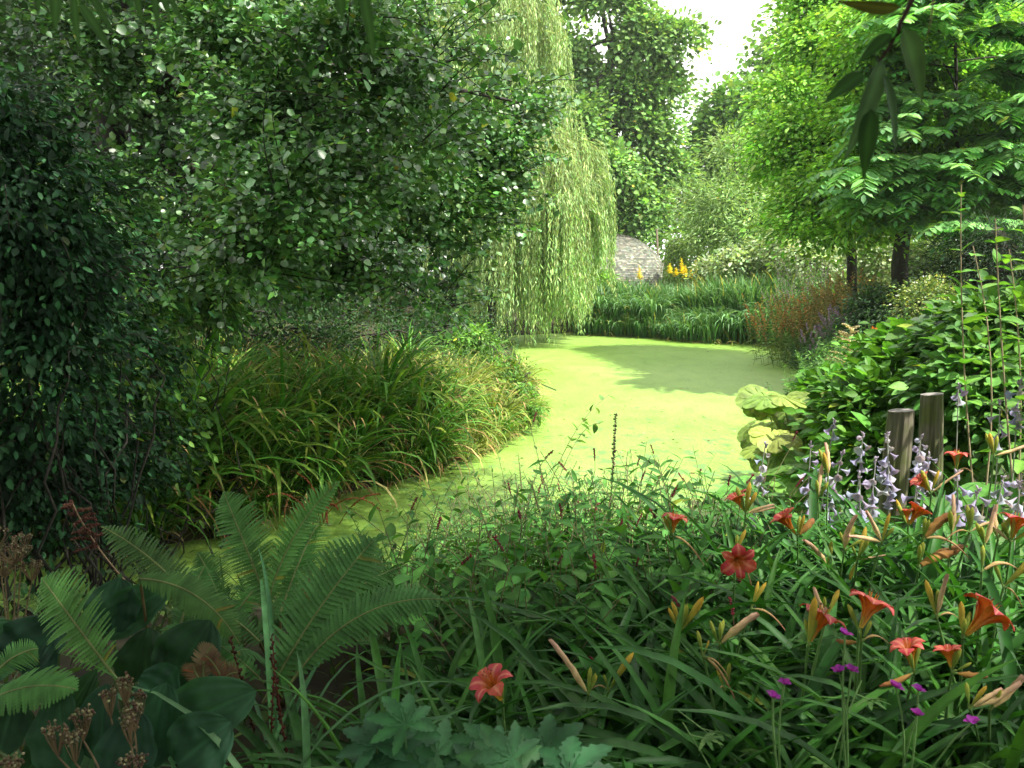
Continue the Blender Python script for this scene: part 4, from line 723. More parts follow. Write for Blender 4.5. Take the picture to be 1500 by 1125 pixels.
def plume():
    t = W(1246, 478, 9.6); b = np.array([t[0], 9.6, G(t[0], 9.6)]); root = thing("rodgersia", "cream plume shaped flower head standing over the right border", "flower", b); s = MB(); P = bez(b, (b + t) / 2, t, 10)[None]; tubes(s, P, .008, .004, (.3, .25, .1), 5); s.build("stem", M_stem, root, b)
    f = MB(); p, tn, tt, _ = along(P, 34, .55, 1.0); az = rng.uniform(0, 6.28, 34); Q = arcs(p, az, .5, .20 * (1.15 - tt) / .5 + .04, .5, 6); tubes(f, Q, .003, .002, (.5, .45, .25)); leafy(f, Q, 20, T_BLOB, .016, .9, [(.62, .55, .30), (.5, .45, .22)], .1, 1); f.build("plume", M_petal, root, b)
plume()
def rosette(name, label, cat, px, Y, n, Ls, tm, wr, cols, el=(.5, 1.2), stalk=.3, mat=None, C2=None, c2f=None, xyz=None, corrN=None, droop=.8):
    q = W(px, 600, Y); b = np.array([q[0], Y, G(q[0], Y)]) if xyz is None else np.array(xyz, float); root = thing(name, label, cat, b)
    az = np.arange(n) * 2.4 + rng.normal(0, .3, n); P = arcs(np.repeat(b[None], n, 0), az, rng.uniform(*el, n), stalk * rng.uniform(.6, 1.2, n), rng.uniform(.2, .7, n), 6); s = MB(); tubes(s, P, .006, .005, (.12, .22, .06), 5); s.build("stalks", M_stem, root, b)
    d = nrm(P[:, -1] - P[:, -2]); d = nrm(d * (1, 1, .2) - UP * rng.uniform(-.1, droop, n)[:, None] * .5); f = MB(); L = rng.uniform(*Ls, n)
    stamp(f, tm, P[:, -1], d, nrm(UP * 1.2 + d * .4 + rv(n, .2)), L, L * wr, pal(n, cols, .12), C2 if C2 is None else np.repeat(A3(C2), n, 0), c2f); f.build("leaves", mat or M_leaf, root, b); return root
edge = lambda t: (np.abs(t.u) > .8) * 1.0
for px, Y, lab in [(1190, 12.0, "white edged hosta leaning over the far right shore"), (1222, 10.8, "white edged hosta with pale flowers nearer the cream plume")]:
    rosette("variegated_hosta", lab, "hosta", px, Y, 22, (.14, .22), T_HOSTA, .6, [(.06, .15, .06)], C2=(.6, .62, .5), c2f=edge, stalk=.25)
rosette("yellow_hosta", "yellow leaved hosta half hidden by the viburnum", "hosta", 1245, 9.2, 16, (.16, .24), T_HOSTA, .7, [(.5, .5, .12), (.42, .45, .1)], stalk=.45)
rosette("yellow_hosta", "small yellow leaved hosta in the border right of the first", "hosta", 1300, 9.0, 12, (.12, .2), T_HOSTA, .7, [(.5, .5, .12)], stalk=.6)

# big pale leaves over the water
def butterbur(label, px, py, Y, n, spread, cols, Ls=(.2, .32)):
    c = W(px, py, Y); b = np.array([c[0] + .25, c[1] + .0, G(c[0] + .25, c[1])]); root = thing("butterbur", label, "plant", b); s = MB(); f = MB()
    for i in range(n):
        t = W(px + rng.uniform(-spread, spread), py + rng.uniform(-spread, spread), Y + rng.uniform(-.35, .4)); P = bez(b + rv(1, .05)[0] * (1, 1, 0), (b + t) / 2 + (0, 0, .2), t, 8)[None]; tubes(s, P, .009, .006, (.3, .35, .1), 5)
        d = t - b; d[2] = 0; d = nrm(d + rv(1, .6)[0] * (1, 1, 0)); N = nrm(UP + np.array([-.2, -.35, 0]) + rv(1, .28)[0]); L = rng.uniform(*Ls); sd_ = nrm(np.cross(d, N)); d0 = np.cross(N, sd_); cc = pal(1, cols, .16)
        k = np.linspace(-2.55, 2.55, 9); D = np.cos(k)[:, None] * d0 + np.sin(k)[:, None] * sd_ - N * rng.uniform(.06, .12, 9)[:, None]; LL = L * np.interp(np.abs(k), [0, 1.3, 2.55], [.62, .52, .38]); stamp(f, T_SEG, np.repeat(t[None], 9, 0), D, N + rv(9, .02), LL, LL * .80, np.repeat(cc, 9, 0))
    s.build("stalks", M_stem, root, b); f.build("leaves", M_leaf, root, b)
T_SEG = tgrid(lambda t: .06 + .94 * min(1, t * 1.25) * (1 - max(0, (t - .72) / .28) ** 2 * .75), 8, 7, .06, .16, rib=1.35, edge=.97, wave=.015, corr=.004, ncorr=2)
PALE = [(0.2475, 0.3525, 0.075), (0.195, 0.315, 0.06), (0.315, 0.39, 0.12)]
butterbur("butterbur with broad sunlit yellow green leaves spreading over the duckweed", 1160, 620, 6.5, 30, 44, PALE, (.24, .38))
butterbur("butterbur with pale leaves closest to the duckweed, left of the viburnum", 1138, 655, 6.0, 14, 28, PALE, (.2, .32))
butterbur("butterbur with darker green leaves just behind the hosta flowers", 1172, 695, 5.4, 14, 36, [(.13, .28, .05), (.17, .33, .06), (.10, .22, .05)], (.22, .34))
butterbur("small butterbur with yellow leaves at the top of the pale leaf mass", 1208, 585, 7.0, 9, 24, PALE, (.22, .32))

# viburnum and its tall shoots
VB = [(0.0714, 0.1963, 0.0238), (0.0893, 0.2338, 0.0306), (0.0581, 0.159, 0.0204)]
def viburnum(name, label, lobes, ncl, L, cols, per=14, sn=60, **kw):
    r = shrub(name, label, lobes, ncl, per, T_OVALM, L, .6, cols, cr=.24, flat=.35, shell=.45, out=.8, droop=.1, nj=.35, **kw); return r
viburnum("viburnum_shrub", "dense shrub of fresh oval leaves rising behind the two wooden posts", [LB(1300, 600, 5.3, 75, 55), LB(1350, 550, 5.6, 70, 46), LB(1285, 660, 5.0, 45, 40), LB(1320, 515, 6.0, 40, 30), LB(1320, 660, 4.9, 90, 40)], 520, .085, VB)
viburnum("viburnum_shrub", "darker leafy shrub filling the right edge behind the taller post", [LB(1440, 560, 4.7, 80, 60), LB(1480, 480, 5.0, 70, 50), LB(1420, 500, 5.4, 60, 50), LB(1500, 600, 4.5, 60, 60)], 420, .078, [(.06, .16, .03), (.08, .2, .035)])
viburnum("viburnum_shrub", "low leafy shrub with narrow leaves between the pale leaves and the shorter post", [LB(1245, 575, 6.8, 40, 28), LB(1235, 615, 6.2, 26, 26), LB(1215, 560, 7.6, 24, 14)], 220, .09, VB)
def shoots():
    for k, (tips, Y, L, lab) in enumerate([([(1408, 270), (1425, 360)], 4.0, .115, "tall shoots with round backlit leaves left of the group at the right edge"), ([(1458, 320), (1478, 365)], 3.7, .11, "tall leafy shoots in the middle of the group at the right edge"), ([(1498, 300), (1512, 380)], 3.5, .115, "tall leafy shoots cut by the right edge")]):
        b0 = W(tips[0][0] + 30, 600, Y); b = np.array([b0[0], Y, G(b0[0], Y)]); root = thing("dogwood_shoots", lab, "shrub", b); s = MB(); f = MB()
        for (x, y) in tips:
            t = W(x, y, Y + rng.uniform(-.15, .15)); P = bez(b + rv(1, .05)[0] * (1, 1, 0), (b * .4 + t * .6) + (rng.uniform(.02, .22), rng.uniform(-.1, .1), -.1), t, 10)[None]; tubes(s, P, .006, .0025, (.32, .25, .16), 5)
            for sd_ in (0, math.pi):
                p, tn, tt, ix = along(P, 13, .40, 1.0, .25); m = len(p); ph = np.arange(m) % 2 * math.pi / 2 + sd_ + .4; d = nrm(np.stack([np.cos(ph), np.sin(ph), 0 * ph + .35], 1) + rv(m, .3)); l = L * 1.15 * (1.1 - .35 * tt) * rng.uniform(.5, 1.1, m); stamp(f, T_BIG, p, d, nrm(UP + rv(m, .25) - d * .1), l, l * .58, pal(m, [(.12, .28, .035), (.09, .23, .03)], .1))
        s.build("stems", M_stem, root, b); f.build("leaves", M_leaf, root, b)
shoots()

# ------------------------------------------------------------------ posts
def wood():
    m = bpy.data.materials.new("weathered_wood"); m.use_nodes = True; n = m.node_tree.nodes; l = m.node_tree.links; b = n["Principled BSDF"]; b.inputs["Roughness"].default_value = .85
    tc = n.new("ShaderNodeTexCoord"); mp = n.new("ShaderNodeMapping"); mp.inputs["Scale"].default_value = (1, 1, .06); nz = n.new("ShaderNodeTexNoise"); nz.inputs["Scale"].default_value = 70; nz.inputs["Detail"].default_value = 7
    n2 = n.new("ShaderNodeTexNoise"); n2.inputs["Scale"].default_value = 7; n2.inputs["Detail"].default_value = 4
    l.new(tc.outputs["Object"], mp.inputs[0]); l.new(mp.outputs[0], nz.inputs["Vector"]); l.new(tc.outputs["Object"], n2.inputs["Vector"])
    r = n.new("ShaderNodeValToRGB"); e = r.color_ramp.elements; e[0].position = .36; e[0].color = (.07, .06, .04, 1); e[1].position = .66; e[1].color = (.17, .15, .10, 1); l.new(nz.outputs["Fac"], r.inputs[0])
    r2 = n.new("ShaderNodeValToRGB"); e = r2.color_ramp.elements; e[0].position = .4; e[0].color = (1, 1, 1, 1); e[1].position = .62; e[1].color = (.62, .85, .30, 1); l.new(n2.outputs["Fac"], r2.inputs[0])
    x = n.new("ShaderNodeMix"); x.data_type = 'RGBA'; x.blend_type = 'MULTIPLY'; x.inputs[0].default_value = 1; l.new(r.outputs[0], x.inputs[6]); l.new(r2.outputs[0], x.inputs[7]); l.new(x.outputs[2], b.inputs["Base Color"])
    bp = n.new("ShaderNodeBump"); bp.inputs["Strength"].default_value = .7; bp.inputs["Distance"].default_value = .006; l.new(nz.outputs["Fac"], bp.inputs["Height"]); l.new(bp.outputs[0], b.inputs["Normal"]); return m
M_wood = wood(); M_woodtop = solid("wood_top", (.12, .11, .10), (.30, .28, .26), .8, 40, .5, c3=(.42, .40, .38))
def post(px, py, Y, rad, label, tilt):
    t = W(px, py, Y); b = np.array([t[0] - tilt, Y, G(t[0], Y) - .1]); root = thing("wooden_post", label, "post", b); ns, nh = 64, 14; V = []; a = np.arange(ns) / ns * 2 * math.pi
    groove = 1 - .16 * np.maximum(0, np.cos(a + 1.9)) ** 400 - .14 * np.maximum(0, np.cos(a - 4.25)) ** 500 - .10 * np.maximum(0, np.cos(a - 5.1)) ** 500 + rng.normal(0, .012, ns)
    for i in range(nh):
        k = i / (nh - 1); c = b + (t - b) * k; r = rad * (1.07 - .07 * k) * (1 + .03 * math.sin(k * 9 + px)) * groove * (.965 if i == nh - 1 else 1)
        if i == nh - 1: c = c + (0, 0, .003)
        V.append(c + np.stack([np.cos(a) * r, np.sin(a) * r, (0.006 * np.cos(a * 1 + .5)) * (k > .9)], 1))
    f = [[i * ns + j, i * ns + (j + 1) % ns, (i + 1) * ns + (j + 1) % ns, (i + 1) * ns + j] for i in range(nh - 1) for j in range(ns)]
    mb = MB(); mb.add(np.concatenate(V), f, (.5, .5, .5)); mb.build("shaft", M_wood, root, b)
    rim = V[-1]; cc = rim.mean(0); mid = cc + (rim - cc) * .5 + (0, 0, .003); mb = MB(); mb.add(np.concatenate([rim, mid, cc[None] + (0, 0, .002)]), [[j, (j + 1) % ns, ns + (j + 1) % ns, ns + j] for j in range(ns)], (.5, .5, .5)); mb.add(np.concatenate([mid, cc[None] + (0, 0, .002)]), [[j, (j + 1) % ns, ns] for j in range(ns)], (.5, .5, .5)); mb.build("cut_top", M_woodtop, root, b)
post(1320, 602, 3.75, .059, "shorter weathered round wooden post, the left one of the pair", .02)
post(1365, 578, 3.95, .054, "taller weathered round wooden post, the right one of the pair", -.07)

# ------------------------------------------------------------------ hostas
HG = [(0.0891, 0.2277, 0.0365), (0.1089, 0.2691, 0.0486), (0.0693, 0.1863, 0.0324)]
for px, Y, n, Ls, lab in [(1160, 4.5, 14, (.2, .3), "green hosta by the water left of the posts"), (1245, 3.95, 16, (.18, .28), "green hosta right under the densest white flower stems"), (1330, 3.45, 16, (.2, .28), "ribbed green hosta in front of the two posts"),
                      (1420, 3.7, 18, (.2, .3), "sunlit ribbed hosta right of the taller post"), (1475, 3.2, 16, (.2, .3), "ribbed hosta at the right edge"), (1385, 3.3, 14, (.18, .27), "hosta between the posts and the daylily buds"), (1500, 4.1, 14, (.2, .3), "hosta in front of the dark shrub at the right edge")]:
    rosette("hosta", lab, "hosta", px, Y, n, Ls, T_HOSTA, .72, HG, el=(.8, 1.35), stalk=.5, droop=.7)
def hosta_spike(px, py, bot, Y, label, nb=16, sc=1.0):
    nb = max(3, int(nb * .8)); t = W(px, py, Y); b = np.array([t[0] + rng.uniform(-.08, .08), Y + .05, G(t[0], Y)]); root = thing("hosta_flower_stem", label, "flower stem", b); s = MB(); P = bez(b, (b + t) / 2 + (rng.uniform(-.03, .03), 0, .02), t, 12)[None]; tubes(s, P, .004, .0025, (.35, .36, .3), 5); s.build("stem", M_stem, root, b)
    Lt = np.linalg.norm(t - b); fl = min(.8, ((bot - py) / F * Y) / Lt); tt = 1 - fl + fl * (np.arange(nb) + .3) / nb * .93; f = tt * 11; i = f.astype(int); pts = P[0][i] + (P[0][np.minimum(i + 1, 11)] - P[0][i]) * (f - i)[:, None]
    az = np.arange(nb) * 2.4 + rng.normal(0, .4, nb); el = np.interp(tt, [1 - fl, 1], [-1.35, -.15]) + rng.normal(0, .15, nb); d = np.stack([np.cos(az) * np.cos(el), np.sin(az) * np.cos(el), np.sin(el)], 1)
    L = np.interp(tt, [1 - fl, 1 - fl * .35, 1], [.046, .043, .014]) * sc * rng.uniform(.85, 1.1, nb); fm = MB(); C = pal(nb, [(.34, .34, .46), (.44, .44, .53), (.30, .29, .42)], .06)
    stamp(fm, T_BELL, pts + d * .008, d, np.cross(d, UP) + .01, L, L * .62, C, C * .9, lambda t: (t.t < .4) * .6); fm.build("bells", M_petal, root, b)
    k = int(8); bm = MB(); az = rng.uniform(0, 6.28, k); d = np.stack([np.cos(az) * .6, np.sin(az) * .6, np.ones(k) * .7], 1); stamp(bm, T_BLOB, t - (0, 0, 1) * rng.uniform(0, .03, (k, 1)), d, UP + .1, .018, .008, (.45, .4, .5)); bm.build("buds", M_petal, root, b)
for a in [(1122, 648, 772, 3.7, "hosta flower stem standing alone against the duckweed", 14), (1188, 648, 770, 3.6, "hosta flower stem with white bells left of the red tipped buds", 18), (1235, 660, 790, 3.35, "dense hosta flower stem with its foot among the daylily buds", 20), (1264, 634, 680, 3.9, "small hosta flower stem against the dark viburnum", 9),
          (1259, 692, 775, 3.2, "short hosta flower stem just right of the dense one", 13), (1300, 636, 740, 3.3, "tallest dense hosta flower stem in front of the shorter post", 22), (1349, 638, 700, 3.55, "hosta flower stem between the two posts", 15), (1362, 665, 720, 3.3, "hosta flower stem in front of the foot of the taller post", 12), (1283, 672, 750, 3.5, "hosta flower stem directly left of the shorter post", 14),
          (1402, 692, 760, 3.0, "hosta flower stem below the upright orange bloom", 9), (1433, 716, 755, 2.9, "hosta flower stem with drooping bells right of the upright orange bloom", 9), (1494, 706, 760, 2.8, "hosta flower stem cut by the right edge above the daylilies", 9), (1345, 715, 760, 3.1, "low hosta flower stem behind the red flowers near the posts", 8), (1470, 700, 725, 3.3, "faint hosta flower stem above the pale ribbed leaves", 6),
          (1494, 556, 618, 3.6, "hosta flower stem high at the right edge before the dark shrub", 12), (1404, 562, 580, 3.9, "single bell hosta stem just right of the taller post top", 3), (1222, 614, 632, 4.3, "hosta stem with two pale bells in front of the viburnum", 3), (1465, 588, 650, 3.7, "fading hosta stem left of the high one at the right edge", 8)]:
    hosta_spike(*a)

# ------------------------------------------------------------------ daylilies
def petal_mat():
    m = bpy.data.materials.new("daylily_petal"); m.use_nodes = True; n = m.node_tree.nodes; l = m.node_tree.links; b = n["Principled BSDF"]; out = n["Material Output"]
    at = n.new("ShaderNodeAttribute"); at.attribute_name = "col"; ge = n.new("ShaderNodeNewGeometry"); nz = n.new("ShaderNodeTexNoise"); nz.inputs["Scale"].default_value = 120; tc = n.new("ShaderNodeTexCoord"); l.new(tc.outputs["Object"], nz.inputs["Vector"])
    x = n.new("ShaderNodeMix"); x.data_type = 'RGBA'; x.blend_type = 'MULTIPLY'; x.inputs[0].default_value = .5; l.new(at.outputs["Color"], x.inputs[6]); l.new(nz.outputs["Fac"], x.inputs[7]); sc = n.new("ShaderNodeVectorMath"); sc.operation = 'SCALE'; sc.inputs["Scale"].default_value = 1.3; l.new(x.outputs[2], sc.inputs[0])
    l.new(sc.outputs[0], b.inputs["Base Color"]); b.inputs["Roughness"].default_value = .5; t = n.new("ShaderNodeBsdfTranslucent"); l.new(sc.outputs[0], t.inputs["Color"]); mx = n.new("ShaderNodeMixShader"); mx.inputs[0].default_value = .35; l.new(b.outputs[0], mx.inputs[1]); l.new(t.outputs[0], mx.inputs[2]); l.new(mx.outputs[0], out.inputs["Surface"]); return m
M_lily = petal_mat()
YEL = np.array([.70, .48, .05]); ORA = np.array([.68, .22, .02]); RED = np.array([.50, .04, .055]); PINK = np.array([.78, .36, .20])
def frame(ax): ax = nrm(np.asarray(ax, float)); r = np.cross(ax, UP if abs(ax[2]) < .9 else np.array([1., 0, 0])); r = nrm(r); return ax, r, np.cross(ax, r)
def lily_flower(mb, base, ax, size, openn=1.0, rot=0.0):       # size = overall length of the flower
    ax, X, Y = frame(ax); nt, nu = 14, 7; V = []; Fc = []; C = []; two = []
    for k in range(6):
        wide = 1.0 if k % 2 == 0 else .62; ph0 = rot + k * math.pi / 3; t = np.linspace(0, 1, nt)
        ang = np.interp(t, [0, .3, .5, .68, 1], [.08, .2, .5, 1.2, 2.75 * openn + (0 if k % 2 == 0 else .25)]) * openn + rng.normal(0, .05); ds = size * 1.15 / (nt - 1)
        r = .02 * size + np.concatenate([[0], np.cumsum(np.sin(ang[:-1]) * ds)]); z = np.concatenate([[0], np.cumsum(np.cos(ang[:-1]) * ds)])
        wd = size * wide * np.interp(t, [0, .3, .65, .85, 1], [.06, .18, .46, .42, .04]); u = np.linspace(-1, 1, nu)
        for side in (0, 1):
            vv = []; cc = []
            for i in range(nt):
                nrmv = np.array([math.cos(ang[i]), -math.sin(ang[i])])  # (radial, axial) inward-pointing normal
                for uu in u:
                    off = wd[i] * .5 * uu; cup = -.35 * wd[i] * (uu * uu) * (1 - t[i]) * .6 + .03 * size * math.sin(t[i] * 14 + uu * 3) * abs(uu) ** 2 * t[i]
                    rr = r[i] - nrmv[0] * cup * .6 - nrmv[0] * .0006 * (1 if side == 0 else -1); zz = z[i] + nrmv[1] * cup * -.6 + .0006 * math.sin(ang[i]) * (1 if side == 0 else -1)
                    rad = X * math.cos(ph0) + Y * math.sin(ph0); tg = -X * math.sin(ph0) + Y * math.cos(ph0); vv.append(base + rad * rr + tg * off + ax * zz)
                    if side == 0:
                        c = YEL * (1 - min(1, t[i] / .4)) + ORA * min(1, t[i] / .4); q = min(1, max(0, (t[i] - .46) / .22)) * (.72 + .28 * abs(math.sin(k * 2.1 + base[0] * 40))); c = c * (1 - q) + RED * q
                        if abs(uu) < .2 and t[i] > .3: c = c * .35 + PINK * .65
                    else: q = min(1, t[i] / .35); c = YEL * (1 - q) + ORA * q; q = max(0, (t[i] - .75) / .5); c = c * (1 - q) + RED * q
                    cc.append(c)
            i = np.arange(nt - 1)[:, None] * nu + np.arange(nu - 1)[None]; i = i.ravel(); f = np.stack([i, i + 1, i + nu + 1, i + nu], 1); mb.add(np.array(vv), f, np.array(cc))
    for k in range(6):                                # stamens
        a = rot + k * 1.05 + .4; d = ax + (X * math.cos(a) + Y * math.sin(a)) * .22 + UP * .1; p0 = base + ax * size * .3; P = bez(p0, p0 + nrm(d) * size * .3, p0 + nrm(d) * size * .55 + UP * size * .05, 6)[None]
        tubes(mb, P, size * .012, size * .008, ORA, 4); stamp(mb, T_BLOB, P[:, -1], nrm(d), UP + .1, size * .07, size * .03, (.10, .05, .02))
def spindle(mb, base, ax, L, r, bend, c0, c1, ns=7, nt=10, crumple=0.0, prof=None):
    ax, X, Y = frame(ax); t = np.linspace(0, 1, nt); bd = np.asarray(bend, float); P = base + ax * L * t[:, None] + bd * (t ** 2)[:, None] * L
    pr = np.interp(t, [0, .1, .35, .7, .92, 1], [.3, .45, .75, 1, .6, .08]) if prof is None else np.interp(t, *prof)
    a = np.arange(ns) / ns * 2 * math.pi; rr = r * pr[:, None] * (1 + crumple * rng.normal(0, 1, (nt, ns))) * (1 + .06 * np.cos(a * 3)[None]); tw = t[:, None] * crumple * 6
    V = P[:, None] + rr[..., None] * (X * np.cos(a + tw)[..., None] + Y * np.sin(a + tw)[..., None]); f = [[i * ns + j, i * ns + (j + 1) % ns, (i + 1) * ns + (j + 1) % ns, (i + 1) * ns + j] for i in range(nt - 1) for j in range(ns)]
    k = (t ** 1.3)[:, None, None]; C = (np.asarray(c0) * (1 - k) + np.asarray(c1) * k) * (1 + crumple * rng.normal(0, 1, (nt, ns, 1))); mb.add(V.reshape(-1, 3), f, np.clip(C.reshape(-1, 3), 0, 1))
LG = [(0.0281, 0.1125, 0.015), (0.042, 0.1417, 0.0204), (0.0206, 0.0831, 0.0136)]
def fol(mb, b, n=46, Lr=(.5, .85), spread=.12, wd=(.018, .032), cols=LG, el=(.95, 1.5), dr=(.9, 2.4)):
    az = rng.uniform(0, 6.28, n); B = b + np.stack([np.cos(az), np.sin(az), 0 * az], 1) * rng.uniform(0, spread, n)[:, None]
    P = arcs(B, az + rng.normal(0, .5, n), rng.uniform(*el, n), rng.uniform(*Lr, n), rng.uniform(*dr, n), 10, 1.5, .25); c = pal(n, cols, .18); blades(mb, P, rng.uniform(*wd, n), c, c * (1.1, 1.1, 1.05), fold=.55)
def daylily(label, base_px, Y, heads, nf=46, Lr=(.5, .85)):
    q = W(base_px, 700, Y); b = np.array([q[0], Y, G(q[0], Y)]); root = thing("daylily", label, "daylily", b); mb = MB(); fol(mb, b, nf, Lr); mb.build("foliage", M_blade, root, b)
    for (px, py, dY, items) in heads:
        h = W(px, py, Y + dY); st = MB(); P = bez(b + rv(1, .03)[0] * (1, 1, 0), b * .4 + h * .6 + (0, 0, .12), h, 12)[None]; tubes(st, P, .0045, .003, (.10, .2, .05), 6)
        geo = []
        for it in list(items) + [(rng.choice(['b', 'g', 'g']), rng.uniform(-.5, .5), 1, rng.uniform(20, 40)) for _ in range(rng.integers(1, 3))]:
            kind, dx, dy, L = it[0], it[1], it[2], it[3]     # direction in picture terms: dx right, dy up; L in pixels
            yy = it[4] if len(it) > 4 else rng.uniform(-.3, .3); d = nrm(np.array([dx, yy, dy], float)); Lm = L / F * (Y + dY); s0 = h + d * .012; P = bez(h, h + d * .006 + UP * .002, s0, 4)[None]; tubes(st, P, .003, .0025, (.14, .22, .05), 5); geo.append((kind, d, Lm, s0))
        so_ = st.build("scape", M_stem, root, b)
        for kind, d, Lm, s0 in geo:
            m = MB()
            if kind == 'F': lily_flower(m, s0, d, Lm * 1.05, 1.0, rng.uniform(0, 1)); m.build("flower", M_lily, so_, b)
            elif kind == 'f': lily_flower(m, s0, d, Lm * 1.0, .85, rng.uniform(0, 1)); m.build("flower", M_lily, so_, b)
            elif kind == 'b': spindle(m, s0, d, Lm, Lm * rng.uniform(.08, .1), rv(1, .05)[0], (.30, .36, .06), (.55, .36, .05)); m.build("bud", M_soft, so_, b)
            elif kind == 'g': spindle(m, s0, d, Lm, Lm * .105, rv(1, .04)[0], (.16, .28, .05), (.36, .38, .06)); m.build("bud", M_soft, so_, b)
            elif kind == 'w': spindle(m, s0, d, Lm, Lm * rng.uniform(.055, .085), rv(1, .12)[0] + UP * -.05, (.60, .46, .20), (.50, .30, .22), crumple=.13, prof=([0, .1, .3, .6, .85, 1], [.3, .6, 1, .8, .75, .5])); m.build("withered_flower", M_dry, so_, b)
            elif kind == 'd':                          # long drooping dry remains
                spindle(m, s0, d, Lm, Lm * .05, -UP * .9 + rv(1, .1)[0], (.50, .36, .15), (.30, .14, .08), crumple=.10, nt=14, prof=([0, .3, .7, 1], [.5, 1, .8, .5])); m.build("withered_flower", M_dry, so_, b)
            elif kind == 'o':                          # brown shrivelled bloom
                spindle(m, s0, d, Lm, Lm * .12, rv(1, .15)[0], (.35, .20, .05), (.20, .07, .03), crumple=.14, nt=12, prof=([0, .3, .8, 1], [.4, 1, .9, .3])); m.build("withered_flower", M_dry, so_, b)
    return root
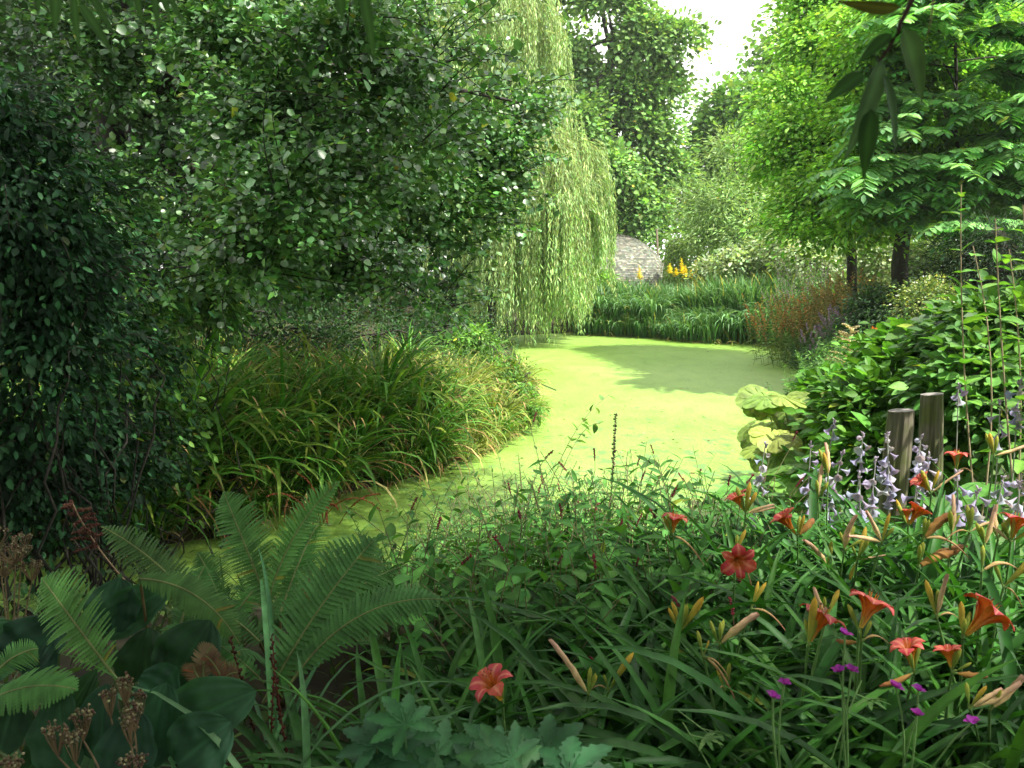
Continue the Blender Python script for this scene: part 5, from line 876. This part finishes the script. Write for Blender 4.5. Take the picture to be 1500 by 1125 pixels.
DL = [
 ("daylily with the lone low crimson bloom left of the dry hanging flowers", 735, 1.95, [(737, 1030, -.1, [('F', -.35, .75, 60, -.2)])], 44),
 ("daylily with the orange trumpet leaning over the fine leaved bush", 1010, 2.9, [(985, 785, -.25, [('F', .1, 1, 34, .12), ('d', .6, -.1, 40)])], 34),
 ("daylily with the open salmon bloom facing the viewer", 1085, 2.6, [(1076, 812, -.25, [('F', -.1, .12, 46, -1.0), ('d', .7, -.5, 34)])], 44),
 ("daylily with an orange flower behind a tall bud beside the water", 1095, 3.05, [(1092, 752, -.2, [('f', -.35, .7, 34, .12), ('b', .0, 1, 48), ('w', .85, .35, 44), ('w', .9, .15, 38)])], 30),
 ("daylily with the coral trumpet turned left under the hosta bells", 1180, 2.85, [(1168, 786, -.2, [('f', -.45, .65, 42, .12), ('g', .1, .9, 26), ('o', .7, .7, 44)])], 40),
 ("daylily carrying the wide orange bloom above the purple cranesbill", 1190, 2.05, [(1184, 946, -.25, [('F', .35, .75, 62, .12), ('b', 0, 1, 80), ('w', .6, 1.3, 70)]), (1210, 905, -.1, [('b', .55, 1, 44), ('w', -.5, 1, 48)])], 50),
 ("daylily carrying the large drooping coral bloom beside the wide orange one", 1275, 2.05, [(1258, 926, -.25, [('F', .35, .8, 62, .12), ('g', -.35, .9, 40)]), (1262, 940, -.2, [('d', .3, .3, 44), ('o', -.6, -.2, 30)])], 50),
 ("daylily with the nodding coral bloom over two purple cranesbill flowers", 1345, 2.05, [(1339, 985, -.25, [('F', -.25, .9, 50, .12), ('g', .15, 1, 44), ('o', -.6, -.3, 40)])], 46),
 ("daylily with the long yellow tubed bloom tipped red near the right edge", 1440, 2.1, [(1410, 935, -.25, [('F', .8, .8, 72, .1), ('b', -.1, 1, 54), ('g', .3, 1, 36)]), (1372, 905, -.1, [('b', -.25, 1, 52), ('w', .15, 1, 54), ('d', .8, .5, 40)])], 50),
 ("daylily with the small coral bloom facing right high among the buds", 1365, 3.15, [(1364, 722, -.2, [('f', -.55, .6, 30, .1), ('b', -.8, 1.2, 34), ('w', .8, .8, 38)])], 34),
 ("daylily with the bright upright orange bloom beyond the posts' feet", 1402, 3.35, [(1401, 690, -.2, [('F', 0, 1, 30, .12), ('d', .7, .5, 30)])], 30),
 ("daylily with two small red blooms below the upright orange one", 1338, 2.95, [(1330, 772, -.2, [('f', .4, .6, 36, .12), ('g', -.5, 1, 34), ('f', -.1, 1, 26, .3)])], 40),
 ("daylily with the dark coral bloom at the right edge", 1490, 2.65, [(1480, 794, -.2, [('F', .25, .8, 44, .12), ('g', -.4, .8, 30), ('b', .8, .5, 40), ('w', -1.1, 1, 40)])], 44),
 ("daylily with long tan dry flowers crossing at the bottom right corner", 1480, 2.0, [(1420, 1038, -.35, [('w', .9, .45, 84), ('g', -.1, 1, 36), ('w', .7, .7, 60)]), (1450, 1040, -.35, [('w', .9, .75, 80), ('g', .2, 1, 34)])], 44),
 ("daylily with the leaning tan bud and a folded dry flower mid right", 1065, 2.3, [(1054, 945, -.25, [('w', .75, 1, 84, -.2), ('g', -.4, .9, 32), ('g', 0, 1, 34)]), (1100, 892, -.15, [('d', .9, .1, 44)])], 44),
 ("daylily with a cluster of slim yellow buds left of the leaning tan bud", 990, 2.35, [(996, 925, -.2, [('b', -.5, 1, 36), ('b', -.15, 1, 40), ('b', .6, 1, 62), ('g', .25, 1, 42)])], 48),
 ("daylily with a long dry flower leaning left and small green buds", 860, 2.1, [(862, 1018, -.2, [('w', -.55, 1, 88), ('g', .05, 1, 36), ('g', .35, 1, 32)]), (892, 1012, -.15, [('b', .55, 1, 64), ('d', -.6, .5, 30)])], 48),
 ("daylily with two upright red tipped buds among the hosta bells", 1213, 3.15, [(1213, 697, -.1, [('b', -.2, 1, 34), ('w', .05, 1.2, 46)]), (1198, 730, -.1, [('w', 0, 1, 46)])], 30),
 ("daylily with a stout upright tan bud and a tan bud bent left", 1236, 2.75, [(1237, 806, -.2, [('w', -.12, 1, 60), ('g', .7, .6, 26)]), (1212, 830, -.1, [('w', -.6, 1, 60), ('g', .1, 1, 36)])], 42),
 ("daylily with a yellow forked bud and slender dry flower in the middle of the bed", 1260, 2.7, [(1256, 820, -.1, [('b', .35, 1, 50), ('b', -.35, -.8, 30), ('w', .8, .2, 30)]), (1292, 795, -.2, [('w', -.55, 1, 56), ('b', .1, 1, 40), ('w', -.95, .4, 50)])], 42),
 ("daylily with brown shrivelled flowers under the small red blooms", 1350, 2.65, [(1345, 830, -.15, [('o', 1, .5, 66), ('g', -.1, 1, 34)]), (1352, 790, -.15, [('o', .75, .9, 60), ('g', .0, 1, 30), ('d', 1, .35, 60)])], 44),
 ("daylily with several tan and pink buds standing right of the brown flowers", 1395, 2.65, [(1394, 782, -.15, [('w', .25, 1, 52), ('g', -.3, 1, 40)]), (1420, 780, -.15, [('w', .9, .5, 44), ('g', .1, 1, 36), ('d', -.6, .3, 36)])], 42),
 ("daylily with two tall tan dry flowers side by side near the right edge", 1450, 2.6, [(1442, 800, -.15, [('w', .3, 1, 60), ('g', -.4, 1, 34)]), (1462, 790, -.15, [('w', -.25, 1, 54), ('g', .5, .9, 34)])], 42),
 ("daylily with a hooked pale dry flower left of a slanting green bud", 1460, 2.25, [(1438, 838, -.1, [('d', .9, .8, 74, 0)]), (1470, 860, -.1, [('b', .7, 1, 60), ('d', .8, -.2, 30)])], 44),
 ("daylily with a thin dark red dry flower pointing right at the right edge", 1455, 3.2, [(1456, 668, -.1, [('w', .9, .35, 52), ('b', -.25, 1, 34)])], 26),
 ("daylily with a wilted crimson bloom in shade at the lower right", 1395, 1.95, [(1395, 985, -.2, [('f', -.1, .7, 38, .2), ('o', .5, 0, 40), ('g', .6, .5, 24)])], 44),
 ("daylily with dry twisted flowers hanging between the two lower dry ones", 1075, 2.05, [(1030, 962, -.15, [('d', .5, -.3, 50), ('d', .9, -.1, 34)]), (1062, 1010, -.1, [('d', -.3, .5, 24)])], 48),
]
for d in DL: daylily(*d)
def dl_proto():
    root = thing("daylily", "flowerless clump of arching daylily leaves filling the bed between the flowering plants", "daylily", (0, 0, 0), "flowerless daylily clumps in the foreground"); mb = MB(); fol(mb, np.zeros(3), 60, (.5, .95)); mb.build("foliage", M_blade, root)
    mb = MB(); n = 6; P = arcs(rv(n, .05) * (1, 1, 0), rng.uniform(0, 6.28, n), rng.uniform(.5, 1.2, n), .5, 2, 8); blades(mb, P, .012, pal(n, [(.3, .2, .08), (.35, .3, .1)])); mb.build("dead_leaves", M_dry, root); return Proto(root)
dp = [dl_proto(), dl_proto(), dl_proto()]
for i, (px, Y) in enumerate([(810, 2.0), (930, 2.05), (1020, 2.4), (730, 2.3), (780, 2.35), (850, 2.35), (910, 2.4), (960, 2.45), (1000, 2.2), (880, 2.1), (1120, 2.3), (1160, 2.5), (1240, 2.4), (1300, 2.35), (1360, 2.4), (1430, 2.4), (1500, 2.4), (820, 1.75), (900, 1.8), (980, 1.75), (1060, 1.75), (1140, 1.8), (1240, 1.7), (1320, 1.7), (1400, 1.7), (1500, 1.8),
                            (1120, 2.85), (1210, 2.95), (1290, 3.0), (1400, 2.95), (1470, 2.95), (700, 1.9), (640, 2.05), (760, 1.65), (560, 1.85), (1560, 2.2), (1550, 2.8), (1500, 3.2), (680, 1.6), (460, 1.75), (1040, 2.9)]):
    q = W(px, 700, Y); dp[i % 3].put((q[0], Y, G(q[0], Y)), rng.uniform(0, 6.28), rng.uniform(.85, 1.05) * (.8 if px < 950 else 1))

# ------------------------------------------------------------------ cranesbill with purple flowers
def cranesbill(label, px, Y, pts, nst=9, h=.4):
    q = W(px, 700, Y); b = np.array([q[0], Y, G(q[0], Y)]); root = thing("cranesbill", label, "flower", b); s = MB(); lf = MB()
    n = nst; P = arcs(b + rv(n, .07) * (1, 1, 0), rng.uniform(0, 6.28, n), rng.uniform(.8, 1.4, n), rng.uniform(.7, 1.1, n) * h * 1.5, rng.uniform(0, 1, n), 8); tubes(s, P, .0028, .002, (.14, .26, .08), 4)
    p, tn, tt, ix = along(P, 4, .3, 1.0, .3)
    for k in range(len(p)):
        az = rng.uniform(0, 6.28); d0 = np.array([math.cos(az), math.sin(az), .2]); c = p[k] + d0 * .04; N = nrm(UP + rv(1, .3)[0]); sd_ = np.cross(d0, N)
        a5 = np.array([-1.5, -.75, 0, .75, 1.5]); D = np.cos(a5)[:, None] * d0 + np.sin(a5)[:, None] * sd_; Lf = .055 * rng.uniform(.7, 1.2); stamp(lf, T_TOOTH, np.repeat(c[None], 5, 0), D, N, Lf, Lf * .42, pal(5, [(.10, .23, .05), (.08, .19, .04)], .08))
        tubes(s, bez(p[k], (p[k] + c) / 2, c, 3)[None], .0018, .0015, (.14, .26, .08))
    fm = None
    for (x, y) in pts:
        t = W(x, y, Y - .2); st = bez(b + rv(1, .05)[0] * (1, 1, 0), b * .5 + t * .5 + (rng.uniform(-.1, .1), 0, .1), t, 9)[None]; tubes(s, st, .003, .002, (.14, .26, .08), 4)
        fm = MB(); k = np.arange(5) / 5 * 6.28 + rng.uniform(0, 1); tilt = rng.uniform(-.6, .6); D = np.stack([np.cos(k), np.sin(k) * .9, .75 + tilt * np.cos(k)], 1); stamp(fm, T_OVALM, np.repeat(t[None], 5, 0), D + rv(5, .12), UP, .017, .017, pal(5, [(.28, .02, .27), (.22, .015, .22)], .08)); fm.build("flower", M_petal, root, b)
    s.build("stems", M_stem, root, b); lf.build("leaves", M_leaf, root, b)
cranesbill("cranesbill with magenta purple flowers below the wide orange bloom", 1235, 1.75, [(1238, 930), (1247, 983), (1229, 984), (1149, 1003)])
cranesbill("cranesbill with magenta purple flowers below the nodding coral bloom", 1330, 1.7, [(1312, 1007), (1345, 1012), (1343, 1048), (1424, 1058)])
cranesbill("flowerless cranesbill with pale branching stems at the lower right", 1190, 1.6, [(1132, 1022)], 12)

# ------------------------------------------------------------------ palmate leaves, bottom middle
def palmate(label, px, py, Y, n, R_=.12, spread=60):
    c0 = W(px, py, Y); b = np.array([c0[0], Y + .05, G(c0[0], Y)]); root = thing("astrantia", label, "plant", b); s = MB(); f = MB()
    for i in range(n):
        c = W(px + rng.uniform(-spread, spread), py + rng.uniform(-spread * .4, spread * .6), Y + rng.uniform(-.12, .12)); tubes(s, bez(b, (b + c) / 2 + (0, 0, .05), c, 6)[None], .003, .002, (.1, .2, .06))
        N = nrm(UP + np.array([0, -.55, 0]) + rv(1, .2)[0]); az = rng.uniform(0, 6.28); d0 = nrm(np.cross(N, np.array([math.cos(az), math.sin(az), 0]))); sd_ = np.cross(d0, N); a7 = np.array([-2.2, -1.4, -.7, 0, .7, 1.4, 2.2]); D = np.cos(a7)[:, None] * d0 + np.sin(a7)[:, None] * sd_
        Lf = R_ * rng.uniform(.8, 1.15) * np.array([.7, .85, .95, 1, .95, .85, .7]); stamp(f, T_PALM, np.repeat(c[None], 7, 0), D, N, Lf, Lf * .42, pal(1, [(.025, .10, .035), (.035, .12, .04)], .12).repeat(7, 0))
    s.build("stalks", M_stem, root, b); f.build("leaves", M_leaf, root, b)
def palm_t():
    o = pinna_t(13, .28); i = np.arange(13); t = i / 12
    wd = np.sin(math.pi * np.clip(t * .92 + .06, 0, 1)) ** .9 * .5; k = np.where(i % 2, .72, 1.0); o.x = np.stack([0 * t, wd * k, -wd * k], 1).ravel(); o.zw = .35 * np.abs(o.x); o.zl = -.25 * o.y ** 2; o.m = np.tile([1.35, 1, 1], 13); return o
T_PALM = palm_t()
palmate("astrantia leaves in the very middle of the bottom edge", 775, 1125, 1.45, 6, .11, 60)
palmate("astrantia leaves left of the middle at the bottom edge", 590, 1085, 1.6, 6, .10, 60)
palmate("astrantia leaves under the lone crimson daylily", 690, 1105, 1.55, 4, .09, 40)

# ------------------------------------------------------------------ ferns
FG = [(.065, .175, .045), (.08, .20, .05), (.055, .15, .04)]
def frond(mb, p0, p1, lift, width, side=None, face=None, n=34, cols=FG, curl=0.0, bare=.12):
    p0 = np.asarray(p0, float); p1 = np.asarray(p1, float); c = (p0 + p1) / 2 + np.asarray(lift, float); P = bez(p0, c, p1, n + 4); L = np.linalg.norm(np.diff(P, axis=0), axis=1).sum()
    tubes(mb, P[None], .0045, .0015, (.20, .24, .09), 5); t = np.linspace(0, 1, n + 4); k = t >= bare; tn = nrm(np.gradient(P, axis=0))[k]; q = P[k]; tt = (t[k] - bare) / (1 - bare)
    fc = np.array([0, -1, .35]) if face is None else np.asarray(face, float); N = nrm(fc - tn * np.sum(fc * tn, 1, keepdims=True)); S = np.cross(tn, N)
    pl = width * .5 * np.interp(tt, [0, .15, .45, .75, .93, 1], [.3, .65, 1.0, .85, .35, .06]); c = pal(1, cols, .1)
    for s in (-1, 1):
        d = nrm(S * s + tn * (.32 + .25 * tt[:, None]) + rv(len(q), .035) - UP * .06); m = len(q); stamp(mb, T_PINNA, q, d, N + rv(m, .08) + tn * .25, pl * rng.uniform(.93, 1.05, m), L * 1.0 / n * 1.45, c * np.exp(rng.normal(0, .07, (m, 1))) * np.where(rng.uniform(0, 1, (m, 1)) < .02, np.array([2.0, .9, .6]), 1.0))
def fern(label, px, Y, fr, extra=4):
    q = W(px, 700, Y); b = np.array([q[0], Y, G(q[0], Y)]); root = thing("fern", label, "fern", b)
    for (x0, y0, Y0, x1, y1, Y1, lift, wpx, face) in fr:
        m = MB(); a = W(x0, y0, Y0); e = W(x1, y1, Y1); frond(m, a, e, lift, wpx * .84 / F * (Y0 + Y1) / 2, face=face, bare=.0 if y0 < 990 else .1); P = bez(b, (b + a) / 2 + (0, 0, .03), a, 6); tubes(m, P[None], .006, .0045, (.15, .12, .05), 5); m.build("frond", M_soft, root, b)
    for k in range(max(2, extra - 2)):
        az = rng.uniform(0, 6.28); m = MB(); l = rng.uniform(.34, .5); e = b + np.array([math.cos(az) * l, math.sin(az) * l * .8 + .1, l * rng.uniform(.35, .8)]); frond(m, b, e, (0, 0, .16), .18, face=(math.cos(az) * -.3, -.4, .9), bare=.2); m.build("frond", M_soft, root, b)
fern("large fern with the tall pale upright frond and the broad frond sweeping right", 400, 2.65,
     [(392, 880, 2.7, 328, 722, 2.95, (-.01, 0, .03), 112, (.1, -1, .1)), (390, 890, 2.65, 496, 706, 2.9, (-.06, .0, .06), 76, (.75, -.5, .25)), (455, 840, 3.0, 428, 770, 3.1, (0, 0, .02), 70, (0, -1, .2)),
      (385, 1030, 2.2, 548, 790, 2.5, (-.02, .0, .04), 165, (.35, -.7, .55)), (420, 1010, 2.15, 648, 878, 2.3, (-.05, 0, .16), 105, (.1, -.6, .7)), (450, 930, 2.6, 590, 830, 3.0, (0, 0, .08), 90, (.1, -.4, .9)), (410, 900, 2.6, 470, 760, 3.0, (0, 0, .05), 90, (-.2, -.9, .3)), (380, 940, 2.5, 250, 880, 2.7, (0, 0, .1), 90, (-.1, -.4, .9)), (420, 960, 2.4, 520, 900, 2.7, (0, 0, .06), 100, (0, -.3, 1))], 5)
fern("fern with arching fronds spilling over the dark bluish leaf", 210, 2.35,
     [(300, 905, 2.35, 150, 772, 2.55, (.03, 0, .05), 92, (-.1, -.6, .8)), (205, 848, 2.3, 350, 942, 2.2, (.05, 0, .09), 80, (.1, -.7, .6)), (175, 1000, 1.95, 62, 848, 2.15, (-.02, 0, .03), 150, (.0, -.95, .3)), (260, 930, 2.5, 300, 830, 2.7, (0, 0, .04), 80, (0, -.8, .5))], 5)
fern("fern with dark fronds cut by the left edge", 20, 2.1, [(-60, 1060, 1.9, 112, 1010, 1.8, (0, 0, .09), 110, (0, -.5, .9)), (-20, 1000, 2.0, 55, 950, 2.1, (0, 0, .04), 80, (0, -.7, .6))], 4)
fern("low fern in the gap between the broad frond and the channel", 560, 3.1, [(540, 930, 3.0, 610, 850, 3.2, (0, 0, .05), 90, (.1, -.5, .9)), (520, 920, 3.0, 470, 830, 3.3, (0, 0, .05), 80, (-.1, -.6, .8)), (500, 900, 3.2, 540, 810, 3.5, (0, 0, .04), 70, (0, -.6, .8))], 4)
fern("small fern beside the dead brown leaf", 330, 3.0, [(330, 900, 2.9, 290, 810, 3.1, (0, 0, .04), 80, (0, -.8, .6)), (340, 910, 2.8, 390, 850, 3.0, (0, 0, .04), 80, (.1, -.8, .6))], 5)

# ------------------------------------------------------------------ large dark leaves, lower left
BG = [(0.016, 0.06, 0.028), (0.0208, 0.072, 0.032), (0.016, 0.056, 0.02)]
def bigleaf_plant(name, label, px, Y, lv, cols=BG, tm=None, seeds=()):
    q = W(px, 700, Y); b = np.array([q[0], Y, G(q[0], Y)]); root = thing(name, label, "plant", b); s = MB(); f = MB()
    for (x0, y0, x1, y1, wpx, fc, dY) in lv:
        a = W(x0, y0, Y + dY); e = W(x1, y1, Y + dY + .03); L = np.linalg.norm(e - a); tubes(s, bez(b, (a + b) / 2 + (0, .0, .02), a, 6)[None], .007, .005, (.09, .13, .05), 5); stamp(f, tm or T_BERG, a, e - a, fc, L, wpx / F * (Y + dY), pal(1, cols, .1))
    s.build("stalks", M_stem, root, b); f.build("leaves", M_soft, root, b)
    for (x, y, Yh, wpx, n) in seeds:
        h = W(x, y, Yh); m = MB(); st = bez(b, (b + h) / 2 + (0, 0, .05), h - (0, 0, .05), 8); tubes(m, st[None], .003, .002, (.22, .16, .09), 5); so_ = m.build("seed_stalk", M_stem, root, b); m = MB()
        k = int(n * .7); az = rng.uniform(0, 6.28, k); r = np.sqrt(rng.uniform(0, 1, k)) * wpx / F * Yh * .4; E = h + np.stack([np.cos(az) * r, np.sin(az) * r * .8, .012 - r * .25 + rng.normal(0, .005, k)], 1)
        for j in range(0, k, 3): tubes(m, bez(st[-1], (st[-1] + E[j]) / 2 + (0, 0, -.01), E[j], 4)[None], .0013, .001, (.25, .18, .1))
        stamp(m, T_BLOB, E, nrm(rv(k, .5) + UP), (1, 0, 0), .0065, .0065, pal(k, [(.16, .14, .07), (.11, .08, .045), (.22, .20, .11), (.09, .05, .035)], .25)); m.build("seed_head", M_dry, so_, b)
T_BERG = tgrid(lambda t: max(.03, math.sin(math.pi * min(1, t * .93 + .07)) ** .55), 22, 21, .3, .25, corr=.022, ncorr=5, rib=1.5, wave=.05, edge=1.15)
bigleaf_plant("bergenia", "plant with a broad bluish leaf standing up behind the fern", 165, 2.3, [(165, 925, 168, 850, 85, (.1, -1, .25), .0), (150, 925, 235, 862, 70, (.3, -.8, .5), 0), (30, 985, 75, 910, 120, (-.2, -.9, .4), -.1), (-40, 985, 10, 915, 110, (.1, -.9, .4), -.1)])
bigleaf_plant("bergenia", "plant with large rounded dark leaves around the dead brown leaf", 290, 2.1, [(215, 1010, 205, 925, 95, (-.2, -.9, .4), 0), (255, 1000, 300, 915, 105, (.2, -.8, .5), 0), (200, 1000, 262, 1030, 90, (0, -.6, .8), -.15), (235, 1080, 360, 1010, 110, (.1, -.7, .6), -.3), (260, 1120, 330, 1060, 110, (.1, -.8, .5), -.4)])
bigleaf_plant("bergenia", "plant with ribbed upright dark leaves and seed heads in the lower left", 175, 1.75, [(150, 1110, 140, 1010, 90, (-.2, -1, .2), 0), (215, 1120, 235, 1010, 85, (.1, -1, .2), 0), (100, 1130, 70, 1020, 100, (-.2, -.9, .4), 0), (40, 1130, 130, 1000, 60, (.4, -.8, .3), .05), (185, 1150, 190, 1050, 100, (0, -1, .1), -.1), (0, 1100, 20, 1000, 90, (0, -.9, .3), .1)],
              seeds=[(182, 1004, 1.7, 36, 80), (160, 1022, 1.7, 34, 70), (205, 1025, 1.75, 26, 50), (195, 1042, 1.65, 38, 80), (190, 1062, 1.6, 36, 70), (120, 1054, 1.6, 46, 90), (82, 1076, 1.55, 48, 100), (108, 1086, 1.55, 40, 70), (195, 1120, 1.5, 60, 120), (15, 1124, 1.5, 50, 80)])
bigleaf_plant("elder_herb", "plant with a broad beige seed cluster over the channel at the left edge", -10, 2.6, [(-40, 900, -20, 860, 60, (0, -1, .3), 0)], seeds=[(20, 805, 2.5, 70, 160), (5, 825, 2.5, 60, 140), (45, 830, 2.55, 50, 110), (30, 790, 2.55, 40, 80), (-5, 780, 2.6, 50, 80)])
def astilbe():
    q = W(148, 835, 3.6); b = np.array([q[0] + .25, 3.7, G(q[0], 3.7)]); t = W(105, 735, 3.6); root = thing("astilbe", "rusty brown spent flower plume on a bare stem leaning over the channel", "flower", b); m = MB(); P = bez(b, q + (0, 0, .02), t, 10)[None]; tubes(m, P, .005, .003, (.3, .2, .12), 5); m.build("stem", M_stem, root, b)
    m = MB(); p, tn, tt, _ = along(P, 26, .62, 1.0); Q = arcs(p, rng.uniform(0, 6.28, 26), .2, .14 * (1.35 - tt), .4, 5); tubes(m, Q, .002, .001, (.2, .08, .05)); leafy(m, Q, 22, T_BLOB, .011, .9, [(.11, .05, .03), (.08, .03, .02)], .1, 1); m.build("plume", M_dry, root, b)
astilbe()
def dead_leaf():
    q = W(320, 985, 1.95); b = np.array([q[0], 2.0, G(q[0], 2.0)]); root = thing("withered_fern", "curled dead brown fern fronds standing in front of the big dark leaves", "dead plant", b)
    for (x0, y0, x1, y1) in [(300, 1010, 312, 945), (310, 1010, 345, 1000), (305, 1015, 285, 975), (320, 1015, 348, 985), (330, 1010, 300, 960)]:
        m = MB(); frond(m, W(x0, y0, 1.97), W(x1, y1, 1.95), (rng.uniform(-.03, .03), 0, .03), .075, cols=[(.16, .11, .06)], face=(rng.uniform(-.6, .6), -1, .2), n=20); tubes(m, bez(b, b + (0, 0, .2), W(x0, y0, 1.97), 5)[None], .004, .003, (.12, .08, .05)); m.build("frond", M_dry, root, b)
dead_leaf()

# ------------------------------------------------------------------ persicaria and fine-leaved bushes in the middle
PG = [(0.0525, 0.168, 0.03), (0.0735, 0.2072, 0.0375), (0.042, 0.1344, 0.0263)]
def persicaria(label, px, Y, n, h, L, wr, spread=.2, red=8, per=11, cols=PG, name="persicaria", fine=False):
    q = W(px, 700, Y); root, P, b = weeds(name, label, "bush", (q[0], Y), n, h, T_LANCE if fine else T_OVALM, L, wr, cols, per=per, spread=spread, lean=.7, r=.003, stemc=(.16, .14, .07), el=(1.0, 1.5), mat=M_soft)
    idx = rng.choice(n, min(red, n), False); S = arcs(P[idx, -1], rng.uniform(0, 6.28, len(idx)), rng.uniform(.9, 1.5, len(idx)), .10, .2, 5)
    for k in range(len(idx)):
        m = MB(); tubes(m, S[k:k + 1], .0012, .001, (.2, .12, .08)); leafy(m, S[k:k + 1], 34, T_BLOB, .006, .8, [(.26, .03, .05), (.2, .03, .05)], .45, 1., ang=1.2); m.build("flower_spike", M_petal, root, b)
for a in [("persicaria with broad pointed leaves behind the lone crimson daylily", 705, 2.75, 22, .62, .085, .5, .16, 4), ("persicaria with heart shaped leaves in the middle of the near bank", 800, 2.7, 24, .64, .085, .52, .18, 3), ("persicaria with big leaves left of the slim yellow buds", 900, 2.75, 24, .66, .085, .5, .18, 3),
          ("persicaria with broad leaves below the orange trumpet", 985, 3.1, 22, .66, .08, .5, .18, 3), ("tall persicaria with narrow leaves against the open duckweed", 945, 3.9, 26, .86, .08, .3, .22, 6), ("persicaria with narrow drooping leaves left of the bloom beside the water", 1040, 3.7, 26, .8, .075, .32, .2, 6),
          ("persicaria with long leaves at the centre of the bush mass", 870, 3.4, 28, .78, .075, .42, .22, 5), ("persicaria on the left flank of the bush mass above the last frond", 745, 3.3, 26, .70, .07, .42, .22, 5), ("persicaria leaning out at the right end by the hosta flowers", 1100, 3.6, 16, .66, .07, .4, .16, 2)]:
    persicaria(*a[:3], a[3] + 10, a[4], a[5] * 1.35, *a[6:], per=12)
FN = [(0.0945, 0.224, 0.064), (0.126, 0.28, 0.08), (0.084, 0.2016, 0.056)]
for a in [("feathery fine leaved bush over the near channel bank", 690, 4.1, 60, .42, .062, .27, .24, 1, 34), ("feathery fine leaved bush at the top of the bush mass", 740, 4.3, 70, .72, .062, .27, .26, 1, 34), ("feathery fine leaved bush left of the dark seed spike", 820, 4.2, 66, .70, .062, .27, .24, 1, 34), ("low feathery bush right of the broad frond", 660, 3.7, 50, .40, .062, .27, .22, 1, 34),
          ("feathery bush in front of the channel reaching the sedge", 715, 4.65, 50, .45, .062, .27, .24, 1, 34), ("feathery bush right of the dark seed spike", 900, 4.4, 46, .6, .062, .27, .22, 1, 34)]:
    persicaria(*a, cols=FN, name="fine_leaved_bush", fine=True)
def veronica():
    t = W(902, 606, 4.0); b = np.array([t[0] - .06, 4.0, G(t[0], 4.0)]); root = thing("seed_spike", "dark upright seed spike standing against the duckweed above the bush mass", "seed spike", b); m = MB(); P = bez(b, (b + t) / 2 + (.02, 0, 0), t, 12)[None]; tubes(m, P, .004, .002, (.12, .12, .06), 5); m.build("stem", M_stem, root, b)
    m = MB(); leafy(m, P, 70, T_BLOB, .012, .8, [(.10, .11, .05), (.16, .13, .07), (.24, .24, .12)], .68, 1., ang=1.2); m.build("seed_pods", M_dry, root, b); m = MB(); leafy(m, P, 12, T_LANCE, .09, .25, PG, .2, .65); m.build("leaves", M_leaf, root, b)
veronica()
def bindweed():
    b = np.array([*W(760, 640, 6.2)[:2], 0.0]); b = np.array([W(770, 640, 4.9)[0], 4.9, G(W(770, 640, 4.9)[0], 4.9)]); t = W(893, 578, 5.2); root = thing("bramble_shoot", "leafy bramble shoot reaching right over the open duckweed", "bramble", b); m = MB(); P = bez(b, W(800, 640, 4.9), t, 12)[None]; Q = bez(b, W(830, 610, 5.2), W(880, 620, 5.3), 12)[None]; P = np.concatenate([P, Q]); tubes(m, P, .004, .002, (.2, .16, .08), 4); m.build("stem", M_stem, root, b)
    m = MB(); leafy(m, P, 16, T_OVALM, .055, .6, [(.12, .24, .06), (.09, .2, .05)], .25, 1., ang=1.0, flop=.5); m.build("leaves", M_leaf, root, b)
bindweed()
def stray_grass():
    for k, (px, Y, lab) in enumerate([(300, 1.7, "broad grass blades crossing the big dark leaves"), (420, 1.65, "broad grass blades rising in front of the fern at the bottom"), (385, 2.0, "grass blades with small dark red docks beside the big frond")]):
        q = W(px, 700, Y); b = np.array([q[0], Y, G(q[0], Y)]); root = thing("grass_tuft", lab, "grass", b); m = MB(); fol(m, b, 11, (.55, .95), .06, (.011, .019), [(.06, .16, .06), (.07, .18, .07)]); m.build("leaves", M_blade, root, b)
        if k == 2:
            m = MB(); P = arcs(b + rv(4, .05) * (1, 1, 0), rng.uniform(0, 6.28, 4), 1.4, .55, .1, 6); tubes(m, P, .003, .002, (.12, .03, .02)); leafy(m, P, 30, T_BLOB, .010, .8, [(.06, .015, .012), (.05, .022, .012)], .5, 1); m.build("seed_stalks", M_dry, root, b)
stray_grass()

# ------------------------------------------------------------------ thin summer haze
def haze():
    me = bpy.data.meshes.new("haze"); x0, x1, y0, y1, z0, z1 = -130, 130, -130, 130, -2, 42
    v = [(x, y, z) for z in (z0, z1) for x, y in ((x0, y0), (x1, y0), (x1, y1), (x0, y1))]; me.from_pydata(v, [], [(3, 2, 1, 0), (4, 5, 6, 7), (0, 1, 5, 4), (1, 2, 6, 5), (2, 3, 7, 6), (3, 0, 4, 7)])
    m = bpy.data.materials.new("haze"); m.use_nodes = True; n = m.node_tree.nodes; n.remove(n["Principled BSDF"]); pv = n.new("ShaderNodeVolumePrincipled"); pv.inputs["Color"].default_value = (.92, .96, .95, 1); pv.inputs["Density"].default_value = HAZE; pv.inputs["Anisotropy"].default_value = .2
    m.node_tree.links.new(pv.outputs[0], n["Material Output"].inputs["Volume"]); me.materials.append(m); o = bpy.data.objects.new("haze", me); COL.objects.link(o); tag(o, kind="stuff")
HAZE = 0.0005
haze()
